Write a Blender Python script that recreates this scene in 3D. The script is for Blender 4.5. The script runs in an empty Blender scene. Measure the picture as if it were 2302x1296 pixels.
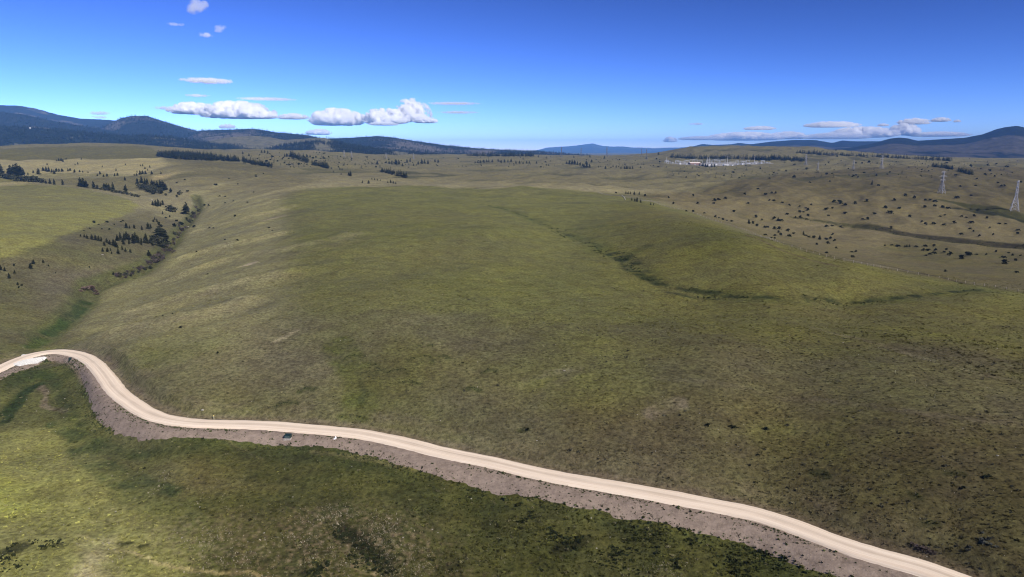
import bpy, bmesh, math, random
import numpy as np
from mathutils import Vector, Matrix

R = math.radians
rng = np.random.default_rng(7)
random.seed(7)
scene = bpy.context.scene
COL = scene.collection

# ------------------------------------------------------------------ camera
PW, PH, FPX = 2302.0, 1296.0, 1536.0
PITCH = math.atan((648.0 - 340.0) / FPX)
HC = 70.0
cam_d = bpy.data.cameras.new('camera')
cam = bpy.data.objects.new('camera', cam_d)
COL.objects.link(cam)
cam.location = (0, 0, HC)
cam.rotation_euler = (R(90) - PITCH, 0, 0)
cam_d.sensor_fit = 'HORIZONTAL'
cam_d.sensor_width = 36.0
cam_d.lens = 36.0 * FPX / PW
cam_d.clip_start = 0.5
cam_d.clip_end = 200000.0
scene.camera = cam

# ------------------------------------------------------------------ sky and sun
SUN_EL, SUN_AZ = R(38), R(136)          # azimuth clockwise from +Y (the view direction)
world = bpy.data.worlds.new('World')
scene.world = world
world.use_nodes = True
wn, wl = world.node_tree.nodes, world.node_tree.links
wn.clear()
sky = wn.new('ShaderNodeTexSky')
sky.sky_type = 'NISHITA'
sky.sun_disc = False
sky.sun_elevation = SUN_EL
sky.sun_rotation = SUN_AZ
sky.altitude = 5000
sky.air_density = 1.0
sky.dust_density = 0.0
sky.ozone_density = 10.0
gam = wn.new('ShaderNodeGamma')          # deep, contrasty blue of the processed photograph
gam.inputs['Gamma'].default_value = 2.0
tin = wn.new('ShaderNodeVectorMath'); tin.operation = 'MULTIPLY'; tin.inputs[1].default_value = (1.22, .53, .34)
bg = wn.new('ShaderNodeBackground')
bg.inputs['Strength'].default_value = 0.076
wo = wn.new('ShaderNodeOutputWorld')
wl.new(sky.outputs[0], gam.inputs[0])
wl.new(gam.outputs[0], tin.inputs[0])
wl.new(tin.outputs[0], bg.inputs[0])
wl.new(bg.outputs[0], wo.inputs[0])

sun_d = bpy.data.lights.new('sun', 'SUN')
sun_d.energy = 5.0
sun_d.angle = R(0.53)
sun_d.color = (1.0, 0.93, 0.82)
sun = bpy.data.objects.new('sun', sun_d)
COL.objects.link(sun)
sdir = Vector((math.sin(SUN_AZ) * math.cos(SUN_EL), math.cos(SUN_AZ) * math.cos(SUN_EL), math.sin(SUN_EL)))
sun.rotation_euler = (-sdir).to_track_quat('-Z', 'Y').to_euler()
sun.location = (0, 0, 500)

scene.view_settings.view_transform = 'Standard'
scene.view_settings.look = 'None'
scene.view_settings.exposure = 0.12
scene.view_settings.gamma = 1.0
scene.view_settings.use_curve_mapping = False
scene.cycles.volume_bounces = 40
scene.cycles.max_bounces = 40
scene.cycles.filter_width = 1.1
scene.cycles.volume_step_rate = 0.35
scene.cycles.use_denoising = True
scene.cycles.diffuse_bounces = 2
scene.cycles.transparent_max_bounces = 8

# ------------------------------------------------------------------ small helpers
def ray(px, py):
    """pixel of the photograph -> world direction (numpy, not normalised)"""
    px = np.asarray(px, float); py = np.asarray(py, float)
    cp, sp = math.cos(PITCH), math.sin(PITCH)
    u, v = px - PW / 2, py - PH / 2
    return np.stack([u, FPX * cp - v * sp, -FPX * sp - v * cp], -1)

def perlin(x, y, seed=0):
    x = np.asarray(x, float); y = np.asarray(y, float)
    xi = np.floor(x).astype(np.int64); yi = np.floor(y).astype(np.int64)
    xf, yf = x - xi, y - yi
    def grad(ix, iy, dx, dy):
        h = (ix * 374761393 + iy * 668265263 + seed * 1274126177) & 0x7fffffff
        h = ((h ^ (h >> 13)) * 1103515245) & 0x7fffffff
        a = ((h ^ (h >> 16)) & 1023) * (2 * math.pi / 1024)
        return np.cos(a) * dx + np.sin(a) * dy
    u = xf * xf * xf * (xf * (xf * 6 - 15) + 10); v = yf * yf * yf * (yf * (yf * 6 - 15) + 10)
    a = grad(xi, yi, xf, yf); b = grad(xi + 1, yi, xf - 1, yf)
    c = grad(xi, yi + 1, xf, yf - 1); d = grad(xi + 1, yi + 1, xf - 1, yf - 1)
    return (a + (b - a) * u + ((c + (d - c) * u) - (a + (b - a) * u)) * v) * 1.45

def fbm(x, y, wl_, octaves=4, seed=0, gain=0.5, ridged=False):
    s = 0.0; amp = 1.0; tot = 0.0; f = 1.0 / wl_
    for o in range(octaves):
        n = perlin(x * f + 17.3 * o, y * f - 9.1 * o, seed + 31 * o)
        if ridged: n = 1 - 2 * np.abs(n)
        s = s + n * amp; tot += amp; amp *= gain; f *= 2.03
    return s / tot

def sstep(a, b, x):
    t = np.clip((x - a) / (b - a), 0, 1)
    return t * t * (3 - 2 * t)

def lerp(a, b, t): return a + (b - a) * t

def mesh_from(name, verts, faces):
    me = bpy.data.meshes.new(name)
    verts = np.asarray(verts, np.float32); faces = np.asarray(faces, np.int32)
    n, k = faces.shape
    me.vertices.add(len(verts)); me.vertices.foreach_set('co', verts.ravel())
    me.loops.add(n * k); me.loops.foreach_set('vertex_index', faces.ravel())
    me.polygons.add(n)
    me.polygons.foreach_set('loop_start', np.arange(0, n * k, k, dtype=np.int32))
    me.polygons.foreach_set('loop_total', np.full(n, k, np.int32))
    me.update(calc_edges=True)
    return me

def smooth(me):
    me.polygons.foreach_set('use_smooth', np.ones(len(me.polygons), bool)); me.update()

def col_attr(me, name, arr):
    a = me.color_attributes.new(name, 'FLOAT_COLOR', 'POINT')
    c = np.ones((len(me.vertices), 4), np.float32); c[:, :3] = arr
    a.data.foreach_set('color', c.ravel())

def flt_attr(me, name, arr):
    a = me.attributes.new(name, 'FLOAT', 'POINT')
    a.data.foreach_set('value', np.asarray(arr, np.float32))

def obj(name, me, mat=None, parent=None):
    o = bpy.data.objects.new(name, me)
    COL.objects.link(o)
    if mat is not None and len(me.materials) == 0: me.materials.append(mat)
    if parent is not None: o.parent = parent
    return o

def tag(o, label=None, cat=None, group=None, kind=None):
    if label: o['label'] = label
    if cat: o['category'] = cat
    if group: o['group'] = group
    if kind: o['kind'] = kind
    return o

def grid_faces(nu, nv, wrap=False):
    i = np.arange(nu - (0 if wrap else 1)); j = np.arange(nv - 1)
    I, J = np.meshgrid(i, j, indexing='ij')
    I2 = (I + 1) % nu
    return np.stack([I * nv + J, I2 * nv + J, I2 * nv + J + 1, I * nv + J + 1], -1).reshape(-1, 4)

def nodes_mat(name):
    m = bpy.data.materials.new(name); m.use_nodes = True
    nt = m.node_tree; nt.nodes.clear()
    out = nt.nodes.new('ShaderNodeOutputMaterial')
    return m, nt, out

def N(nt, typ, **kw):
    n = nt.nodes.new(typ)
    for k, v in kw.items():
        if k.startswith('i_'): n.inputs[k[2:].replace('_', ' ')].default_value = v
        else: setattr(n, k, v)
    return n

def plain_mat(name, col, rough=0.85, noise=0.25, scale=3.0, metal=0.0, spec=0.2):
    """base colour broken up by an object-space noise"""
    m, nt, out = nodes_mat(name)
    b = N(nt, 'ShaderNodeBsdfPrincipled'); b.inputs['Roughness'].default_value = rough
    b.inputs['Metallic'].default_value = metal
    b.inputs['Specular IOR Level'].default_value = spec
    tc = N(nt, 'ShaderNodeTexCoord'); nz = N(nt, 'ShaderNodeTexNoise'); nz.inputs['Scale'].default_value = scale
    nz.inputs['Detail'].default_value = 4
    nt.links.new(tc.outputs['Object'], nz.inputs['Vector'])
    mr = N(nt, 'ShaderNodeMapRange'); mr.inputs['From Min'].default_value = 0.3; mr.inputs['From Max'].default_value = 0.7
    mr.inputs['To Min'].default_value = 1 - noise; mr.inputs['To Max'].default_value = 1 + noise
    nt.links.new(nz.outputs[0], mr.inputs[0])
    mx = N(nt, 'ShaderNodeVectorMath', operation='SCALE'); mx.inputs[0].default_value = col[:3]
    nt.links.new(mr.outputs[0], mx.inputs['Scale'])
    nt.links.new(mx.outputs[0], b.inputs['Base Color'])
    nt.links.new(b.outputs[0], out.inputs['Surface'])
    return m

# ------------------------------------------------------------------ terrain heights
# control points: pixel of a visible ground point and either its height (CZ) or its distance ahead (CY)
CZ = [(-300,1296,-3),(0,1296,-3),(400,1296,-5),(800,1296,-4),(1200,1296,-2.5),(1600,1296,-.5),(2000,1400,1),(2500,1296,8),
 (0,1100,-4.5),(250,1080,-5),(600,1120,-3),(1000,1150,-2.4),(1400,1220,-1.2),(600,1030,-2.4),(1100,1100,-1.2),(1700,1230,.6),(0,950,-6),(120,900,-6.5),(300,1000,-4.5),(150,850,-4.5),
 (-300,900,-4),(0,822,-1.2),(190,795,-0.6),(270,885,-0.2),(350,935,0),(600,957,0.3),(800,972,0.6),(1000,1017,1),(1500,1113,2),(1800,1187,2.6),(2100,1287,3.2),
 (300,800,3),(400,850,4),(500,900,2.5),(700,860,5),(900,900,4),(1100,920,5),(1400,1000,5),(1600,970,7),(1900,1050,8),(2100,1120,8.5),(2300,1150,10),(2600,1100,14),
 (400,720,6),(700,720,11),(900,740,12),(1100,760,11),(1300,780,11.5),(1600,800,13),(2000,850,14),(2300,850,14),
 (900,600,14),(700,560,15),(1100,620,13),(1280,680,12),(1400,730,12),(1390,585,8),(1600,664,6.5),(1900,676,4),(2190,652,1),
 (1170,482,14),(1280,530,10),(1480,640,7),(1600,560,16),(1900,625,9),(1700,600,13),(1500,500,20),(1600,740,11),(2000,740,9),(2300,740,5),(2600,720,6),
 (1100,520,17),(1000,480,19),(700,460,19),(560,594,8),(450,640,2),(500,520,5),(450,560,.5),(600,440,18),(520,470,10),
 (100,760,-4),(200,652,-6),(330,602,-5.5),(390,548,-4.5),(425,500,-3),(445,468,-1),
 (0,640,3),(100,600,6),(0,580,11),(180,515,12),(310,462,9),(100,480,15),(-250,500,18),(0,720,-1),(60,690,-2),(150,620,1),(250,560,4),(320,520,2),(-300,640,8),
 (60,440,18),(200,428,15)]
CY = [(900,420,1000),(1200,421,1040),(1340,432,980),(780,418,1050),(640,418,1080),
 (0,412,1150),(-250,405,1250),(340,438,1000),(410,430,980),(100,392,1350),(300,388,1300),(420,392,1200),(0,358,1750),(200,358,1800),(350,360,1750),(0,334,2500),(-250,345,2500),(200,327,2600),(320,330,2550),(420,350,2100),
 (480,378,1500),(500,353,2050),(560,364,1850),(650,380,1600),(610,372,1720),(560,341,2700),(650,341,2700),(760,347,2800),(560,400,1280),(700,402,1330),
 (800,395,1500),(860,410,1250),(900,392,1750),(1000,400,1600),(950,370,2400),(1100,402,1650),(1200,410,1500),(1150,370,2500),(1100,350,3900),(900,352,3200),(1000,350,3600),(1250,351,4100),(1400,353,3800),(1300,375,2500),(1400,400,1900),(1450,428,1350),(1500,380,2400),
 (1600,366,2950),(1750,367,2900),(1600,350,3350),(1550,334,3900),(1660,330,4000),(1800,331,4000),(1480,347,3900),(1900,341,3900),(2000,351,3600),(2100,359,3400),(2300,368,3100),(2600,372,3100),
 (1600,400,1900),(1700,400,1850),(1800,395,1900),(1900,385,2200),(1600,440,1250),(1700,450,1150),(1800,430,1350),(1900,420,1500),(2000,410,1700),(2100,392,2000),(2250,387,2250),(2550,390,2200),
 (1650,490,900),(1750,520,820),(1850,497,1000),(2020,520,890),(2100,535,840),(2302,555,780),(2600,580,720),(2000,470,1120),(2150,470,1150),(2280,474,1130),(2116,434,1400),(2250,430,1500),(2600,470,1200),
 (1900,550,740),(2000,572,640),(2150,577,620),(2302,586,590),(2600,610,550),(2050,607,480),(2200,617,460),(2302,625,440),
 (1400,442,890),(1480,458,790),(1570,482,680),(1700,527,550),(1800,560,490),(1900,585,455),(2100,622,415),(2302,657,355),(2600,690,320)]
# hidden ground: pixel column, distance ahead, height
CH = [(60,3300,55),(200,3300,55),(350,3200,50),(560,3300,45),(700,3300,40),(-300,3300,55)]
CH += [(px, 5200, 22) for px in range(-300, 2700, 330)] + [(px, 7500, 20) for px in range(-300, 2700, 500)]
CH += [(px, 60, -5 + (px > 1500) * 6) for px in range(-600, 3000, 450)] + [(1151, 40, -4)]
CH += [(1000, 1280, 6), (1200, 1250, 4), (850, 1130, 14)]

def _ctrl():
    P = []
    for px, py, z in CZ:
        d = ray(px, py); t = (z - HC) / d[2]; P.append((d[0] * t, d[1] * t, z))
    for px, py, yy in CY:
        d = ray(px, py); t = yy / d[1]; P.append((d[0] * t, yy, HC + d[2] * t))
    for px, yy, z in CH:
        d = ray(px, 345); P.append((d[0] / d[1] * yy, yy, z))
    return np.array(P)
CP = _ctrl()
AZS = 3.0
def _feat(x, y):
    r = np.hypot(x, y); return np.arctan2(x, y) * AZS, np.log(r), r
ca, cl, cr = _feat(CP[:, 0], CP[:, 1])
ce = CP[:, 2] / cr
def _phi(d2): return 0.5 * d2 * np.log(d2 + 1e-9)
n_ = len(ca)
K = _phi((ca[:, None] - ca) ** 2 + (cl[:, None] - cl) ** 2) + np.eye(n_) * 4e-4
Pm = np.stack([np.ones(n_), ca, cl], 1)
A_ = np.block([[K, Pm], [Pm.T, np.zeros((3, 3))]])
W_ = np.linalg.solve(A_, np.concatenate([ce, np.zeros(3)]))

def base_z(x, y):
    sh = x.shape; a, l, r = _feat(x.ravel(), y.ravel()); a = np.clip(a, -1.05 * AZS, 1.05 * AZS)
    out = np.empty(len(a))
    for s in range(0, len(a), 60000):
        aa, ll = a[s:s + 60000, None], l[s:s + 60000, None]
        d2 = (aa - ca) ** 2 + (ll - cl) ** 2
        out[s:s + 60000] = _phi(d2) @ W_[:n_] + W_[n_] + W_[n_ + 1] * aa[:, 0] + W_[n_ + 2] * ll[:, 0]
    return (out * r).reshape(sh)

# polar grid, fine inside the view and coarse behind
NAF = 820
azs = np.concatenate([np.linspace(-math.pi, R(-46), 46)[:-1], np.linspace(R(-46), R(46), NAF), np.linspace(R(46), math.pi, 46)[1:-1]])
NR = 860
rs = np.concatenate([np.geomspace(2, 58, 14)[:-1], np.geomspace(58, 6200, NR), np.geomspace(6200, 38000, 30)[1:]])
LR = np.log(rs)
AZ, RR = np.meshgrid(azs, rs, indexing='ij')
GX, GY = np.sin(AZ) * RR, np.cos(AZ) * RR

# coarse evaluation of the smooth part, then cubic-free bilinear upsampling is avoided: evaluate every 2nd column/row
ia = np.unique(np.concatenate([np.arange(0, len(azs), 3), [len(azs) - 1]]))
ir = np.unique(np.concatenate([np.arange(0, len(rs), 3), [len(rs) - 1]]))
Zc = base_z(GX[np.ix_(ia, ir)], GY[np.ix_(ia, ir)]) / RR[np.ix_(ia, ir)]
tmp = np.stack([np.interp(np.arange(len(rs)), ir, Zc[k]) for k in range(len(ia))])
Z0 = np.stack([np.interp(np.arange(len(azs)), ia, tmp[:, k]) for k in range(len(rs))], 1)
for _ in range(2):          # light smoothing removes the facets of the linear upsampling
    Z0[1:-1, 1:-1] = (Z0[1:-1, 1:-1] * 2 + Z0[:-2, 1:-1] + Z0[2:, 1:-1] + Z0[1:-1, :-2] + Z0[1:-1, 2:]) / 6
Z0 *= RR
far = sstep(5200, 8500, RR); Z0 = lerp(Z0, 18.0, far)
near = 1 - sstep(20, 58, RR); Z0 = lerp(Z0, -5.0, near)
behind = sstep(R(50), R(75), np.abs(AZ)); Z0 = lerp(Z0, 4 + 6 * fbm(GX, GY, 400, 3, 5), behind)

def tri_wrap(a):  # rotate coordinates for streaky folds
    c, s = math.cos(a), math.sin(a); return GX * c + GY * s, -GX * s + GY * c
wf = sstep(450, 1400, RR) * (1 - sstep(5000, 7000, RR))
u1, v1 = tri_wrap(R(62))
RIDGE = fbm(u1 / 2.6, v1, 190, 4, 11, ridged=True); RIDGE2 = fbm(u1 / 2.4, v1, 70, 3, 13, ridged=True)
Z = Z0 + wf * (10.0 * RIDGE + 3.2 * RIDGE2 + 3.0 * fbm(u1 / 2.2, v1, 60, 3, 15))
HUM = fbm(GX, GY, 140, 3, 17)
Z += wf * 5.5 * HUM * sstep(R(3), R(16), AZ) * (1 - sstep(1800, 2600, RR))
wm = sstep(120, 300, RR) * (1 - sstep(700, 1600, RR))
u2, v2 = tri_wrap(R(35))
Z += wm * (3.6 * fbm(u2 / 2.2, v2, 110, 3, 21) + 0.36 * fbm(GX, GY, 18, 2, 22))
Z += (1 - sstep(200, 420, RR)) * (0.45 * fbm(GX, GY, 28, 4, 23) + 0.10 * fbm(GX, GY, 4, 2, 27))
# ------------------------------------------------------------------ picking ground points
def _colz(az, ZZ):
    i = np.clip(np.searchsorted(azs, az) - 1, 0, len(azs) - 2)
    t = (az - azs[i]) / (azs[i + 1] - azs[i])
    return ZZ[i] * (1 - t) + ZZ[i + 1] * t

def at(px, py, ymin=0.0):
    """first ground point seen at a pixel of the photograph (nearer than ymin is skipped)"""
    d = ray(px, py); h = math.hypot(d[0], d[1]); s = -d[2] / h; az = math.atan2(d[0], d[1])
    zc = _colz(az, Z); f = zc - (HC - rs * s)
    k = np.nonzero((f[1:] >= 0) & (f[:-1] < 0) & (rs[1:] > max(60, ymin)))[0]
    if len(k) == 0:
        k = int(np.argmax(np.where((rs > 300) & (rs < 5000), f / rs, -9))); r = rs[k]
    else:
        k = k[0]; t = f[k] / (f[k] - f[k + 1]); r = rs[k] + (rs[k + 1] - rs[k]) * t
    x, y = math.sin(az) * r, math.cos(az) * r
    return np.array([x, y, zat(x, y)])

def zat(x, y):
    """height of the terrain mesh, bilinear in the grid"""
    x = np.asarray(x, float); y = np.asarray(y, float)
    a = np.arctan2(x, y); l = np.log(np.hypot(x, y) + 1e-9)
    i = np.clip(np.searchsorted(azs, a) - 1, 0, len(azs) - 2); j = np.clip(np.searchsorted(LR, l) - 1, 0, len(rs) - 2)
    ta = (a - azs[i]) / (azs[i + 1] - azs[i]); tr = np.clip((np.exp(l) - rs[j]) / (rs[j + 1] - rs[j]), 0, 1)
    return (Z[i, j] * (1 - ta) + Z[i + 1, j] * ta) * (1 - tr) + (Z[i, j + 1] * (1 - ta) + Z[i + 1, j + 1] * ta) * tr

def pts(lst): return np.array([at(*p)[:2] for p in lst])

def seg_dist(P, x, y):
    """distance to a polyline, index parameter of the nearest point and side (+ is to the right of travel)"""
    best = np.full(x.shape, 1e18); par = np.zeros(x.shape); side = np.zeros(x.shape)
    for k in range(len(P) - 1):
        ax, ay = P[k]; bx, by = P[k + 1]; dx, dy = bx - ax, by - ay; L2 = dx * dx + dy * dy + 1e-12
        t = np.clip(((x - ax) * dx + (y - ay) * dy) / L2, 0, 1)
        ex, ey = x - (ax + dx * t), y - (ay + dy * t); d2 = ex * ex + ey * ey
        m = d2 < best
        best = np.where(m, d2, best); par = np.where(m, k + t, par)
        side = np.where(m, np.sign(ex * dy - ey * dx), side)
    return np.sqrt(best), par, side

def poly_sd(P, x, y):
    """signed distance to a closed polygon, positive inside"""
    ins = np.zeros(x.shape, bool)
    Q = np.vstack([P, P[:1]])
    for k in range(len(P)):
        x1, y1 = Q[k]; x2, y2 = Q[k + 1]
        c = ((y1 > y) != (y2 > y)) & (x < (x2 - x1) * (y - y1) / (y2 - y1 + 1e-12) + x1)
        ins ^= c
    d, _, _ = seg_dist(Q, x, y)
    return np.where(ins, d, -d)

def catmull(P, step):
    P = np.asarray(P, float); out = []
    Q = np.vstack([2 * P[0] - P[1], P, 2 * P[-1] - P[-2]])
    for i in range(1, len(Q) - 2):
        p0, p1, p2, p3 = Q[i - 1], Q[i], Q[i + 1], Q[i + 2]
        for t in np.linspace(0, 1, 24, endpoint=False):
            out.append(0.5 * ((2 * p1) + (-p0 + p2) * t + (2 * p0 - 5 * p1 + 4 * p2 - p3) * t * t + (-p0 + 3 * p1 - 3 * p2 + p3) * t ** 3))
    out.append(Q[-2]); out = np.array(out)
    L = np.concatenate([[0], np.cumsum(np.linalg.norm(np.diff(out[:, :2], axis=0), axis=1))])
    s = np.arange(0, L[-1], step)
    return np.stack([np.interp(s, L, out[:, k]) for k in range(out.shape[1])], 1), s

def near_box(P, m):
    return (GX > P[:, 0].min() - m) & (GX < P[:, 0].max() + m) & (GY > P[:, 1].min() - m) & (GY < P[:, 1].max() + m) & (np.abs(AZ) < R(60))

def carve(pix, depth, width):
    global Z
    P, _ = catmull(pts(pix), 6.0); m = near_box(P, width * 4)
    d, _, _ = seg_dist(P, GX[m], GY[m])
    Z[m] -= depth * np.exp(-(d / width) ** 2)

GULLY = [(95,765),(140,728),(185,692),(205,652),(262,625),(330,602),(388,548),(425,500),(447,470),(440,440)]
SWALE = [(1100,462),(1170,482),(1240,512),(1310,540),(1380,575),(1430,605),(1478,637),(1560,655),(1640,664),(1750,671),(1880,677),(2000,672),(2110,660),(2200,650)]
CREEK = [(1780,488),(1850,497),(1920,508),(2000,519),(2070,532),(2140,540),(2230,548),(2310,556)]
CREEK2 = [(2110,448),(2160,458),(2210,470),(2270,483),(2330,500)]
RIDGES = [[(400,622),(480,590),(560,572),(640,560),(740,538),(800,522)], [(300,700),(380,672),(470,650),(560,628),(650,610)], [(440,520),(520,497),(600,478),(660,462)], [(470,468),(540,452),(620,430),(680,415)], [(420,575),(500,552),(580,535),(650,520)], [(260,745),(360,722),(470,700),(560,668)], [(470,420),(560,402),(650,392)]]
for rg in RIDGES: carve(rg, -1.7, 8)
for rg in RIDGES: carve([(a + 16, b + 16) for a, b in rg], 1.1, 7)
carve(GULLY, 3.2, 6.0); carve(GULLY[3:], 1.8, 2.2); carve(SWALE, 0.9, 8); carve(CREEK, 3.0, 14); carve(CREEK2, 2.0, 22)
carve([(60,860),(40,880),(-40,940)], 1.2, 3.5)
carve([(700,1155),(760,1190),(830,1230),(900,1290)], 0.9, 5)

# ------------------------------------------------------------------ road and bank
ROADPX = [(-90,872),(-40,842),(0,823),(60,805),(120,797),(175,795),(208,806),(232,836),(262,877),(300,911),(350,934),(420,946),(500,951),(600,956),(700,962),(800,972),(900,990),(1000,1016),(1100,1041),(1200,1061),(1300,1076),(1400,1093),(1500,1113),(1600,1136),(1700,1159),(1800,1187),(1900,1221),(2000,1256),(2100,1288),(2200,1322),(2350,1376)]
RP = np.array([at(*p) for p in ROADPX])
ker = np.array([1, 2, 3, 2, 1]) / 9
RP[2:-2, 2] = np.convolve(RP[:, 2], ker, 'valid')
RC, RS_ = catmull(RP, 0.8)
for _ in range(6):
    for c_ in (0, 1): RC[:, c_] = np.convolve(np.pad(RC[:, c_], 3, mode='reflect', reflect_type='odd'), np.ones(7) / 7, 'valid')
zz = np.convolve(np.pad(RC[:, 2], 30, mode='edge'), np.ones(61) / 61, 'valid'); RC[:, 2] = zz
tan = np.gradient(RC[:, :2], axis=0); tan /= np.linalg.norm(tan, axis=1)[:, None]
nrm = np.stack([tan[:, 1], -tan[:, 0]], 1)          # to the right of travel = the camera's side
HW = 2.85
# width of the bare bank on the camera's side, by pixel column of the road list
BW = np.array([5,5,5,4.4,3.0,2.2,2.2,2.8,4.6,5.6,5.2,4.8,4.7,4.8,5.0,5.2,5.4,5.8,6.0,6.1,6.2,6.3,6.4,6.5,6.5,6.4,6.4,6.4,6.4,6.4,6.4], float)
Lk, _, _ = seg_dist(RC[::8, :2], RP[:, 0], RP[:, 1])
idx_k = np.array([np.argmin((RC[:, 0] - p[0]) ** 2 + (RC[:, 1] - p[1]) ** 2) for p in RP])
bank_w = np.interp(np.arange(len(RC)), idx_k, BW)

m = near_box(RC, 45)
d, par, side = seg_dist(RC[::4, :2], GX[m], GY[m])
par = np.clip(par * 4, 0, len(RC) - 1)
zr = np.interp(par, np.arange(len(RC)), RC[:, 2]); bw = np.interp(par, np.arange(len(RC)), bank_w)
zn = Z[m]
zcam = lerp(zr - 0.35, zn, sstep(HW + 0.3, HW + bw * 1.15, d))
zup = lerp(zr - 0.35, zn, sstep(HW + 0.5, HW + 5.0, d))
Z[m] = np.where(side > 0, zcam, zup)
ROAD_D = np.full(GX.shape, 999.0); ROAD_D[m] = d
ROAD_S = np.full(GX.shape, 0.0); ROAD_S[m] = side

# ------------------------------------------------------------------ ground colours
C = lambda *a: np.array(a)
wx = GX + 7 * fbm(GX, GY, 40, 3, 41); wy = GY + 7 * fbm(GX, GY, 40, 3, 42)
wxs = GX + 1.6 * fbm(GX, GY, 7, 3, 43); wys = GY + 1.6 * fbm(GX, GY, 7, 3, 44)
n_big = fbm(GX, GY, 160, 4, 51); n_med = fbm(GX, GY, 45, 4, 52); n_sml = fbm(GX, GY, 9, 4, 53)
n_str = fbm(u2 / 3, v2, 26, 4, 54)
farn = fbm(u1 / 3, v1, 260, 4, 55)
OLIVE, SAGE, BROWN = C(.128, .134, .050), C(.126, .120, .078), C(.102, .094, .054)
def mix(a, b, t): return a + (b - a) * np.clip(t, 0, 1)[..., None]
KOL = np.broadcast_to(OLIVE, GX.shape + (3,)).copy()
KOL = mix(KOL, SAGE, 0.35 + 1.1 * n_med + 0.5 * n_big)
KOL = mix(KOL, BROWN, 0.15 + 0.9 * n_str)

def region(pix, color, soft, amount=1.0, noise=None, warp=True, ymin=0):
    global KOL
    P = np.array([at(p[0], p[1], ymin)[:2] for p in pix]); m = near_box(P, soft * 2 + 15)
    X, Y = (wx[m], wy[m]) if warp else (GX[m], GY[m])
    sd = poly_sd(P, X, Y)
    w = sstep(-soft, soft, sd) * amount
    if noise is not None: w = w * np.clip(noise[m], 0, 1)
    KOL[m] = mix(KOL[m], color, w)
    return P

def stroke(pix, color, width, amount=1.0, noise=None, wide=None, fine=True):
    global KOL
    P0 = pts(pix); P, _ = catmull(P0, max(1.0, width * 0.6)); m = near_box(P, width * 3 + 4)
    X, Y = (wxs[m], wys[m]) if fine else (wx[m], wy[m])
    d, par, _ = seg_dist(P, X, Y)
    wd = width if wide is None else np.interp(par / (len(P) - 1), np.linspace(0, 1, len(wide)), wide) * width
    w = (1 - sstep(wd * 0.55, wd * 1.25, d)) * amount
    if noise is not None: w = w * np.clip(noise[m], 0, 1)
    KOL[m] = mix(KOL[m], color, w)

# far country: drier, streaked
KOL = mix(KOL, C(.132, .130, .068) , sstep(900, 1600, RR) * 0.8)
KOL = mix(KOL, C(.19, .176, .105), sstep(800, 1500, RR) * (0.15 + 1.5 * farn))
KOL = mix(KOL, C(.090, .088, .048), sstep(800, 1500, RR) * (1.2 * fbm(u1 / 2.5, v1, 120, 3, 57)))
KOL = mix(KOL, C(.25, .232, .145), sstep(500, 1000, RR) * np.clip(1.6 * RIDGE - .25 + .9 * RIDGE2, 0, .85))  # ridge tops paled: dry grass, and colour filling in for weak relief shading
KOL = mix(KOL, C(.070, .072, .042), sstep(500, 1000, RR) * np.clip(-1.6 * RIDGE - .02 - .5 * RIDGE2, 0, .8))  # draws darkened in colour to reinforce the weak relief shading
# right valley, dry grass
region([(1420,436),(1700,400),(1900,380),(2302,375),(2600,380),(2700,690),(2302,657),(2000,606),(1800,560),(1700,527),(1570,482)], C(.140, .126, .072), 20, 0.45)
region([(1500,440),(1750,400),(2000,420),(1800,440),(1620,470)], C(.20, .18, .10), 30, 0.8, 0.2 + 1.3 * n_big)
region([(2040,436),(2302,445),(2302,470),(2150,458)], C(.19, .175, .10), 25, 0.7, 0.4 + n_big)
# central hay field
CENTRE = [(628,446),(690,424),(800,419),(1000,421),(1200,421),(1340,432),(1420,446),(1480,459),(1570,484),(1700,530),(1800,563),(1950,595),(2100,624),(2302,660),(2500,690),(2500,790),(2302,800),(1900,770),(1500,740),(1200,705),(900,690),(760,700),(650,690),(648,600),(650,520)]
region(CENTRE, C(.142, .150, .050), 12, 0.8, None)
region(CENTRE, C(.112, .120, .042), 6, 1.0, 0.15 + 1.2 * n_med)
region(CENTRE, C(.135, .128, .060), 6, 1.0, 0.0 + 1.0 * n_big - 0.2 * n_sml)
region([(1560,500),(1650,520),(1690,560),(1600,570),(1540,530)], C(.092, .105, .030), 25, 0.8)
# left valley side, paler and greyer
region([(470,400),(620,420),(630,470),(645,560),(648,690),(560,760),(380,760),(230,780),(120,770),(210,670),(340,612),(400,550),(440,490),(440,430)], C(.182, .178, .092), 14, 0.8)
region([(420,360),(620,372),(720,400),(630,445),(520,440),(430,420)], C(.16, .148, .082), 25, 0.7)
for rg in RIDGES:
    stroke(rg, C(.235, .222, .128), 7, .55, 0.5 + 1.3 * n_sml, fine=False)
    stroke([(a + 12, b + 12) for a, b in rg], C(.120, .110, .070), 8, .45, 0.6 + 1.0 * n_sml, fine=False)  # darker line below each ridge paints its shaded hollow
region([(0,585),(90,560),(180,520),(290,482),(330,470),(410,500),(385,545),(330,596),(262,620),(200,648),(180,690),(100,755),(0,790),(-300,800),(-300,660)], C(.112, .104, .060), 10, 0.75, 0.8 + 0.8 * n_med)
region([(60,640),(180,600),(260,590),(180,640),(100,690)], C(.135, .122, .088), 10, 0.7)
# grey sage flats above the road
region([(560,740),(760,760),(800,860),(640,880),(520,830)], C(.125, .116, .078), 18, 0.8)
region([(1060,720),(2302,790),(2302,1296),(2050,1270),(1700,1150),(1300,1070),(900,985),(1000,880)], C(.098, .090, .050), 25, 0.7, 0.65 + 0.9 * n_med)
region([(1500,960),(2302,900),(2302,1150),(2000,1200),(1700,1120)], C(.085, .079, .052), 12, 0.6, 0.5 + 1.2 * n_sml)
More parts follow.
